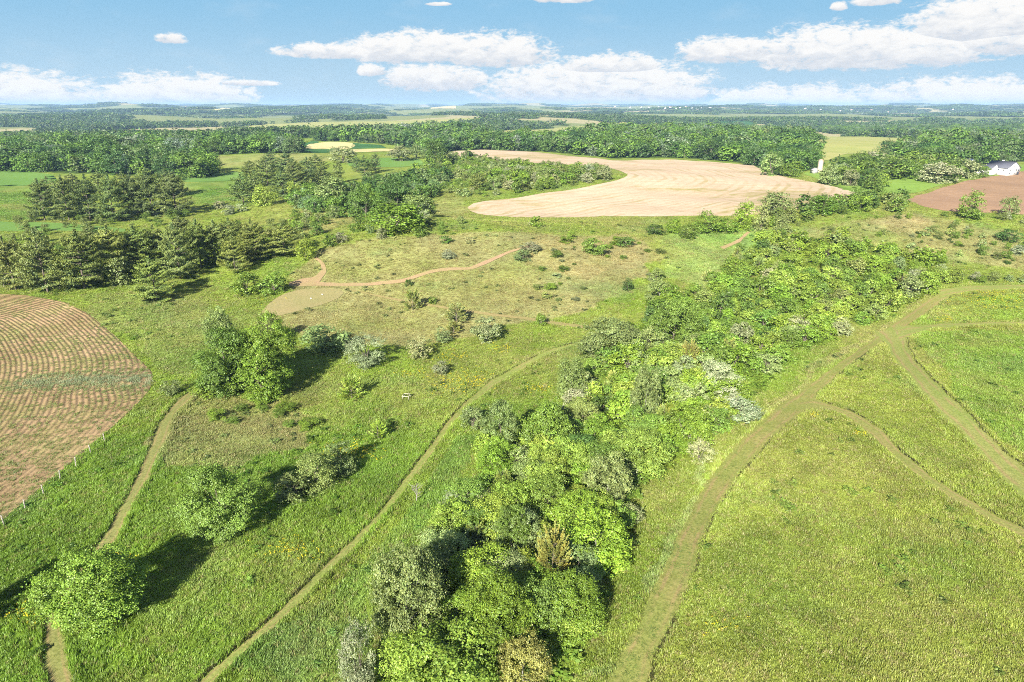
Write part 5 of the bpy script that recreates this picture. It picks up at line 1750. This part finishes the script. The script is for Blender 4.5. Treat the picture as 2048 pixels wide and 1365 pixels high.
def anchor(name, px_, py_, rz, label, cat, dz=0, group=None):
    x, y, t = ground_at(px_, py_)
    e = link(name, None, loc=(float(x[0]), float(y[0]), float(hz(x, y)[0]) + dz))
    e.rotation_euler = (0, 0, rz)
    tag(e, label, cat, group)
    return e, float(t[0])


def win(parent, c, s, axis='y'):
    """a window with a frame and a pane set into it; c centre on the wall plane"""
    t = .08
    sz = (s[0], t, s[1]) if axis == 'y' else (t, s[0], s[1])
    f = link('window', joined('window', [box((c[0], c[1], c[2] - s[1] / 2), sz)], [WHITE]), parent)
    k = .82
    sz2 = (s[0] * k, t + .06, s[1] * k) if axis == 'y' else (t + .06, s[0] * k, s[1] * k)
    link('pane', joined('pane', [box((c[0], c[1], c[2] - s[1] * k / 2), sz2)], [GLASS]), f)
    return f


# white house on the right
e, t = anchor('farmhouse', 2002, 349, math.radians(22), 'white two-storey house with dark gabled roof beside the brown field', 'house')
e.scale = (.78, .78, .82)
W_, D_, H_, R_ = 15.0, 19.0, 5.4, 4.4
link('wall', joined('wall', [gable_body(W_, D_, H_, R_)], [WHITE]), e)
link('roof', joined('roof', gable_roof(W_, D_, H_, R_), [ROOFD]), e)
link('wing_wall', joined('wing_wall', [gable_body(9, 13, 4.6, 3.2, -10.5, 5, 0)], [WHITE]), e)
link('wing_roof', joined('wing_roof', gable_roof(9, 13, 4.6, 3.2, -10.5, 5, 0), [ROOFD]), e)
link('garage_wall', joined('wall', [gable_body(8, 9, 3.0, 2.4, -19.5, 7, 0)], [WHITE]), e)
link('garage_roof', joined('roof', gable_roof(8, 9, 3.0, 2.4, -19.5, 7, 0), [ROOFD]), e)
link('chimney', joined('chimney', [box((2.2, 2.0, 7.2), (1.4, 1.2, 3.4))], [WHITE]), e)
for (wx_, wz) in [(-4.5, 3.9), (-1.2, 3.9), (2.6, 3.9), (5.4, 3.9), (-4.5, 1.5), (0.8, 1.5), (-0.2, 7.0)]:
    win(e, (wx_, -D_ / 2 - .03, wz), (1.3, 1.4))
link('door', joined('door', [box((5.2, -D_ / 2 - .05, .1), (1.6, .1, 2.2))], [GLASS]), e)
for wy_ in (-6, -2, 2):
    win(e, (-W_ / 2 - .03, wy_, 3.9), (1.2, 1.3), 'x')
link('deck', joined('deck', [box((W_ / 2 + 2.2, -4, 0), (4.0, 7, 1.6)), box((W_ / 2 + 4.0, -7.2, 1.6), (.2, .2, 1.1)), box((W_ / 2 + .6, -7.2, 1.6), (.2, .2, 1.1)), box((W_ / 2 + 2.2, -7.2, 2.6), (3.8, .12, .12))], [DECK]), e)

# blue-grey roofed shed behind
e, t = anchor('farm_shed', 1921, 333, math.radians(35), 'low shed with blue-grey roof half hidden by blossoming trees', 'shed')
link('wall', joined('wall', [gable_body(9, 15, 3.2, 2.6)], [WHITE]), e)
link('roof', joined('roof', gable_roof(9, 15, 3.2, 2.6), [ROOFB]), e)
link('door', joined('door', [box((0, -7.53, 0), (3, .1, 2.6))], [GREYW]), e)

# silo with its lean-to
e, t = anchor('silo', 1639, 345, 0, 'pale tapered silo with rounded top beside the lawn', 'silo')
ns = 20
prof = [(1.55, 0), (1.5, 6.8), (1.35, 7.3), (.95, 7.75), (.4, 8.0), (.02, 8.05)]
V = []; F = []
for (r, z) in prof:
    for s in range(ns):
        V.append((r * math.cos(2 * math.pi * s / ns), r * math.sin(2 * math.pi * s / ns), z))


def rings(i0, i1):
    return np.array([[i * ns + s, i * ns + (s + 1) % ns, (i + 1) * ns + (s + 1) % ns, (i + 1) * ns + s] for i in range(i0, i1) for s in range(ns)])


link('barrel', mesh_from('barrel', np.array(V[:2 * ns]), rings(0, 1), [SILOP], True), e)
link('dome', mesh_from('dome', np.array(V[ns:]), rings(0, 4), [SILOC], True), e)
for z in (1.3, 2.6, 3.9, 5.2, 6.4):
    hp = [(1.56 * math.cos(a), 1.56 * math.sin(a), z) for a in np.linspace(0, 2 * math.pi, 21)]
    v, f = tube(hp, [.05] * 21, 4)
    link('hoop', mesh_from('hoop', v, np.array(f), [GREYW], True), e)
e, t = anchor('milk_shed', 1628, 347, math.radians(10), 'small grey shed at the foot of the silo', 'shed')
link('wall', joined('wall', [gable_body(3.0, 3.6, 2.0, 1.2)], [GREYW]), e)
link('roof', joined('roof', gable_roof(3.0, 3.6, 2.0, 1.2, over=.3, th=.15), [GREYW]), e)

# far house and its garage in the hay field
e, t = anchor('country_house', 1134, 270, 0, 'far white house with brown stone wings on the hay field', 'house')
s = t / FPX
link('wall', joined('wall', [gable_body(11 * s, 10 * s, 8 * s, 4.2 * s)], [WHITE]), e)
link('roof', joined('roof', gable_roof(11 * s, 10 * s, 8 * s, 4.2 * s), [ROOFD]), e)
link('wing_wall', joined('wing_wall', [box((-10 * s, s, 0), (10 * s, 8 * s, 5 * s))], [STONE]), e)
link('wing_wall', joined('wing_wall', [box((9 * s, s, 0), (8 * s, 8 * s, 5 * s))], [STONE]), e)
link('wing_roof', joined('wing_roof', [box((-10 * s, s, 5 * s), (10.6 * s, 8.8 * s, .9 * s))], [REDB]), e)
link('wing_roof', joined('wing_roof', [box((9 * s, s, 5 * s), (8.6 * s, 8.8 * s, .9 * s))], [ROOFD]), e)
for wx_ in (-3, 0, 3):
    win(e, (wx_ * s, -5 * s - .05, 5.6 * s), (1.7 * s, 2 * s))
link('door', joined('door', [box((1 * s, -5 * s - .08, 0), (2 * s, .2, 2.8 * s))], [GLASS]), e)
link('terrace', joined('terrace', [box((-5 * s, -7 * s, -.4 * s), (22 * s, 5 * s, .9 * s))], [CONC]), e)
e, t = anchor('garage', 1090, 273.5, 0, 'dark roofed garage left of the far white house', 'garage')
link('wall', joined('wall', [box((0, 0, 0), (13 * s, 8 * s, 3.6 * s))], [CONC]), e)
link('roof', joined('roof', [(gable_roof(8 * s, 13 * s, 3.6 * s, 3 * s, over=.4)[k][0][:, [1, 0, 2]], gable_roof(8 * s, 13 * s, 3.6 * s, 3 * s, over=.4)[k][1]) for k in range(2)], [ROOFB]), e)
link('door', joined('door', [box((0, -4 * s - .06, 0), (4 * s, .15, 2.6 * s))], [WHITE]), e)
link('door', joined('door', [box((4.4 * s, -4 * s - .06, 0), (2.6 * s, .15, 2.6 * s))], [GREYW]), e)

# rusty roofed hut by the dark rounded tree
e, t = anchor('hut', 892, 331, math.radians(60), 'small hut with rusty roof behind the dark rounded tree', 'hut')
link('wall', joined('wall', [gable_body(4, 6, 2.0, 1.4)], [GREYW]), e)
link('roof', joined('roof', gable_roof(4, 6, 2.0, 1.4, over=.3), [REDB]), e)

# row of young trees behind the far house
for i in range(10):
    xx = 1125 + i * 5.8
    x, y, t = ground_at(xx, 259.5)
    o = link('young_tree', KINDS['cedar']['low'][i % 3], loc=(float(x[0]), float(y[0]), float(hz(x, y)[0])))
    sc = t[0] / FPX
    o.scale = (2.0 * sc, 2.0 * sc, 2.6 * sc); o.color = (.05, .08, .03, 1)
    tag(o, 'small dark evergreen in the planted row behind the far white house', 'tree', 'evergreens in a row behind the far house')

# far settlement: little pale houses
hp = [(1282, 216), (1290, 219), (1298, 216.5), (1306, 218), (1318, 216), (1330, 219), (1340, 217), (1352, 220), (1361, 218), (1372, 217), (1384, 219), (1395, 221), (1402, 219), (1420, 218),
      (1680, 224), (1702, 222), (1714, 225), (1730, 223), (1742, 222), (1756, 224), (1768, 223), (1776, 226), (1610, 219), (1640, 221), (373, 216), (408, 217), (1230, 215), (1260, 216), (1850, 222), (1905, 221)]
hm = joined('house', [gable_body(12, 18, 5, 4)], [WHITE]); rm = joined('roof', gable_roof(12, 18, 5, 4), [REDB]); rm2 = joined('roof', gable_roof(12, 18, 5, 4), [WHITE])
for i, (a, b) in enumerate(hp):
    x, y, t = ground_at(a, b + 1)
    if t[0] > 18000: continue
    e = link('distant_house', None, loc=(float(x[0]), float(y[0]), float(hz(x, y)[0]) + 6))
    e.rotation_euler = (0, 0, i * 1.3)
    k = min(2.2, max(.9, float(t[0]) / 6000))
    e.scale = (k, k, k)
    link('wall', hm, e); link('roof', rm if i % 3 == 0 else rm2, e)
    tag(e, ('pale house in the hazy distance on the ' + ('left horizon' if a < 600 else 'horizon above the stubble field' if a < 1500 else 'horizon above the white farmhouse')), 'house', 'distant houses near the horizon, ' + ('left' if a < 600 else 'centre' if a < 1500 else 'right'))

# wire fences
def fence(posts, label, hgt=1.45, extra=8):
    X_, Y_, _ = ground_at([p[0] for p in posts], [p[1] for p in posts])
    P = resample(np.stack([X_, Y_], 1), len(posts) + extra)
    e = link('wire_fence', None, loc=(P[0, 0], P[0, 1], float(hz(P[0, 0], P[0, 1]))))
    tag(e, label, 'fence')
    o0 = np.array([P[0, 0], P[0, 1], float(hz(P[0, 0], P[0, 1]))])
    pm = None
    Z = hz(P[:, 0], P[:, 1])
    v, f = tube([(0, 0, -.3), (0, 0, hgt * .6), (0, 0, hgt)], [.085, .08, .075], 7)
    cap = [[7 * 2 + i for i in range(7)]]
    pm = mesh_from('post', v, f + cap, [WOODW], False)
    for (a, b), z in zip(P, Z):
        o = link('post', pm, e); o.location = Vector((a, b, z)) - Vector(o0)
        o.rotation_euler = (random.gauss(0, .04), random.gauss(0, .04), random.uniform(0, 3))
    for k in (.45, .8, 1.2):
        v, f = tube([np.array([a, b, z + k]) - o0 for (a, b), z in zip(P, Z)], [.012] * len(P), 4)
        link('wire', mesh_from('wire', v, np.array(f), [WIRE]), e)


fence([(-40, 1085), (0, 1058), (42, 1030), (68, 1005), (108, 970), (135, 948), (172, 916), (210, 884)], 'wire fence on pale wooden posts along the lower edge of the ploughed field', extra=0)
fence([(-30, 574), (22, 575), (53, 577), (83, 577), (120, 580)], 'short wire fence on pale posts under the front pines', extra=0)

# pale wooden square frame in the meadow
e, t = anchor('plot_frame', 813, 797, math.radians(-8), 'pale wooden square frame on low legs standing in the meadow', 'frame')
for (cx, cy, sx, sy) in [(0, -.6, 1.3, .09), (0, .6, 1.3, .09), (-.6, 0, .09, 1.11), (.6, 0, .09, 1.11)]:
    link('rail', joined('rail', [box((cx, cy, .55), (sx, sy, .12))], [plain('raw_wood', (.36, .35, .24), .8, .1, 8)]), e)
for cx in (-.56, .56):
    for cy in (-.56, .56):
        link('leg', joined('leg', [box((cx, cy, -.1), (.08, .08, .65))], [WOODW]), e)

# dead leafless shrub by the middle path
rg = np.random.default_rng(4)
e, t = anchor('dead_shrub', 833, 1004, 0, 'bare grey dead shrub beside the middle path', 'shrub')
Tt = [tube([(0, 0, -.1), (.05, .02, .9), (.02, .08, 1.8), (.1, .05, 2.6)], [.09, .07, .05, .02], 6)]
Bt = []
for i in range(16):
    z = rg.uniform(.5, 2.3); a = rg.uniform(0, 6.28); L = rg.uniform(.4, 1.0)
    p0 = np.array([.04, .04, z]); d = np.array([math.cos(a), math.sin(a), rg.uniform(.5, 1.4)])
    Bt.append(tube([p0, p0 + d * L * .5, p0 + d * L + rg.normal(size=3) * .08], [.035, .022, .008], 5))
    for j in range(2):
        q = p0 + d * L * rg.uniform(.4, .8)
        Bt.append(tube([q, q + rg.normal(size=3) * .25 + [0, 0, .2]], [.015, .005], 4))
link('trunk', join_tubes('trunk', Tt, [BARK_PALE]), e)
link('branches', join_tubes('branches', Bt, [BARK_PALE]), e)

# pale stones on the mown oval
for i, (a, b, lab) in enumerate([(645, 590, 'tiny white stone on the right of the mown oval'), (622, 598, 'tiny white stone in the middle of the mown oval'), (868, 603, 'tiny white stone on the slope below the rounded juniper')]):
    x, y, t = ground_at(a, b)
    rgs = np.random.default_rng(i)
    V, F = box((0, 0, -.1), (.4, .3, .28)); V = V * rgs.uniform(.75, 1.2, V.shape)
    o = link('stone', mesh_from('stone', V, F, [CONC]), loc=(float(x[0]), float(y[0]), float(hz(x, y)[0]) + .08))
    tag(o, lab, 'stone')

# ------------------------------------------------------------------ air
ZLO = ZMIN - 1.0
ZHI = max(ZMAX + 22.0, CAM_H + 12.0)
R_H = 21000.0
V, F = box((0, 0, ZLO), (2 * R_H, 2 * R_H, ZHI - ZLO))
hm_, N = new_mat('haze_air')
pv = N.new('ShaderNodeVolumePrincipled')
pv.inputs['Color'].default_value = (0.42, 0.66, 1.0, 1)
pv.inputs['Density'].default_value = HAZE
pv.inputs['Anisotropy'].default_value = 0.0
oo = N.new('ShaderNodeOutputMaterial')
N.l.new(pv.outputs[0], oo.inputs['Volume'])
h_ = link('haze', mesh_from('haze', V, F, [hm_]))
tag(h_, 'pale blue summer haze over the far country', kind='stuff')
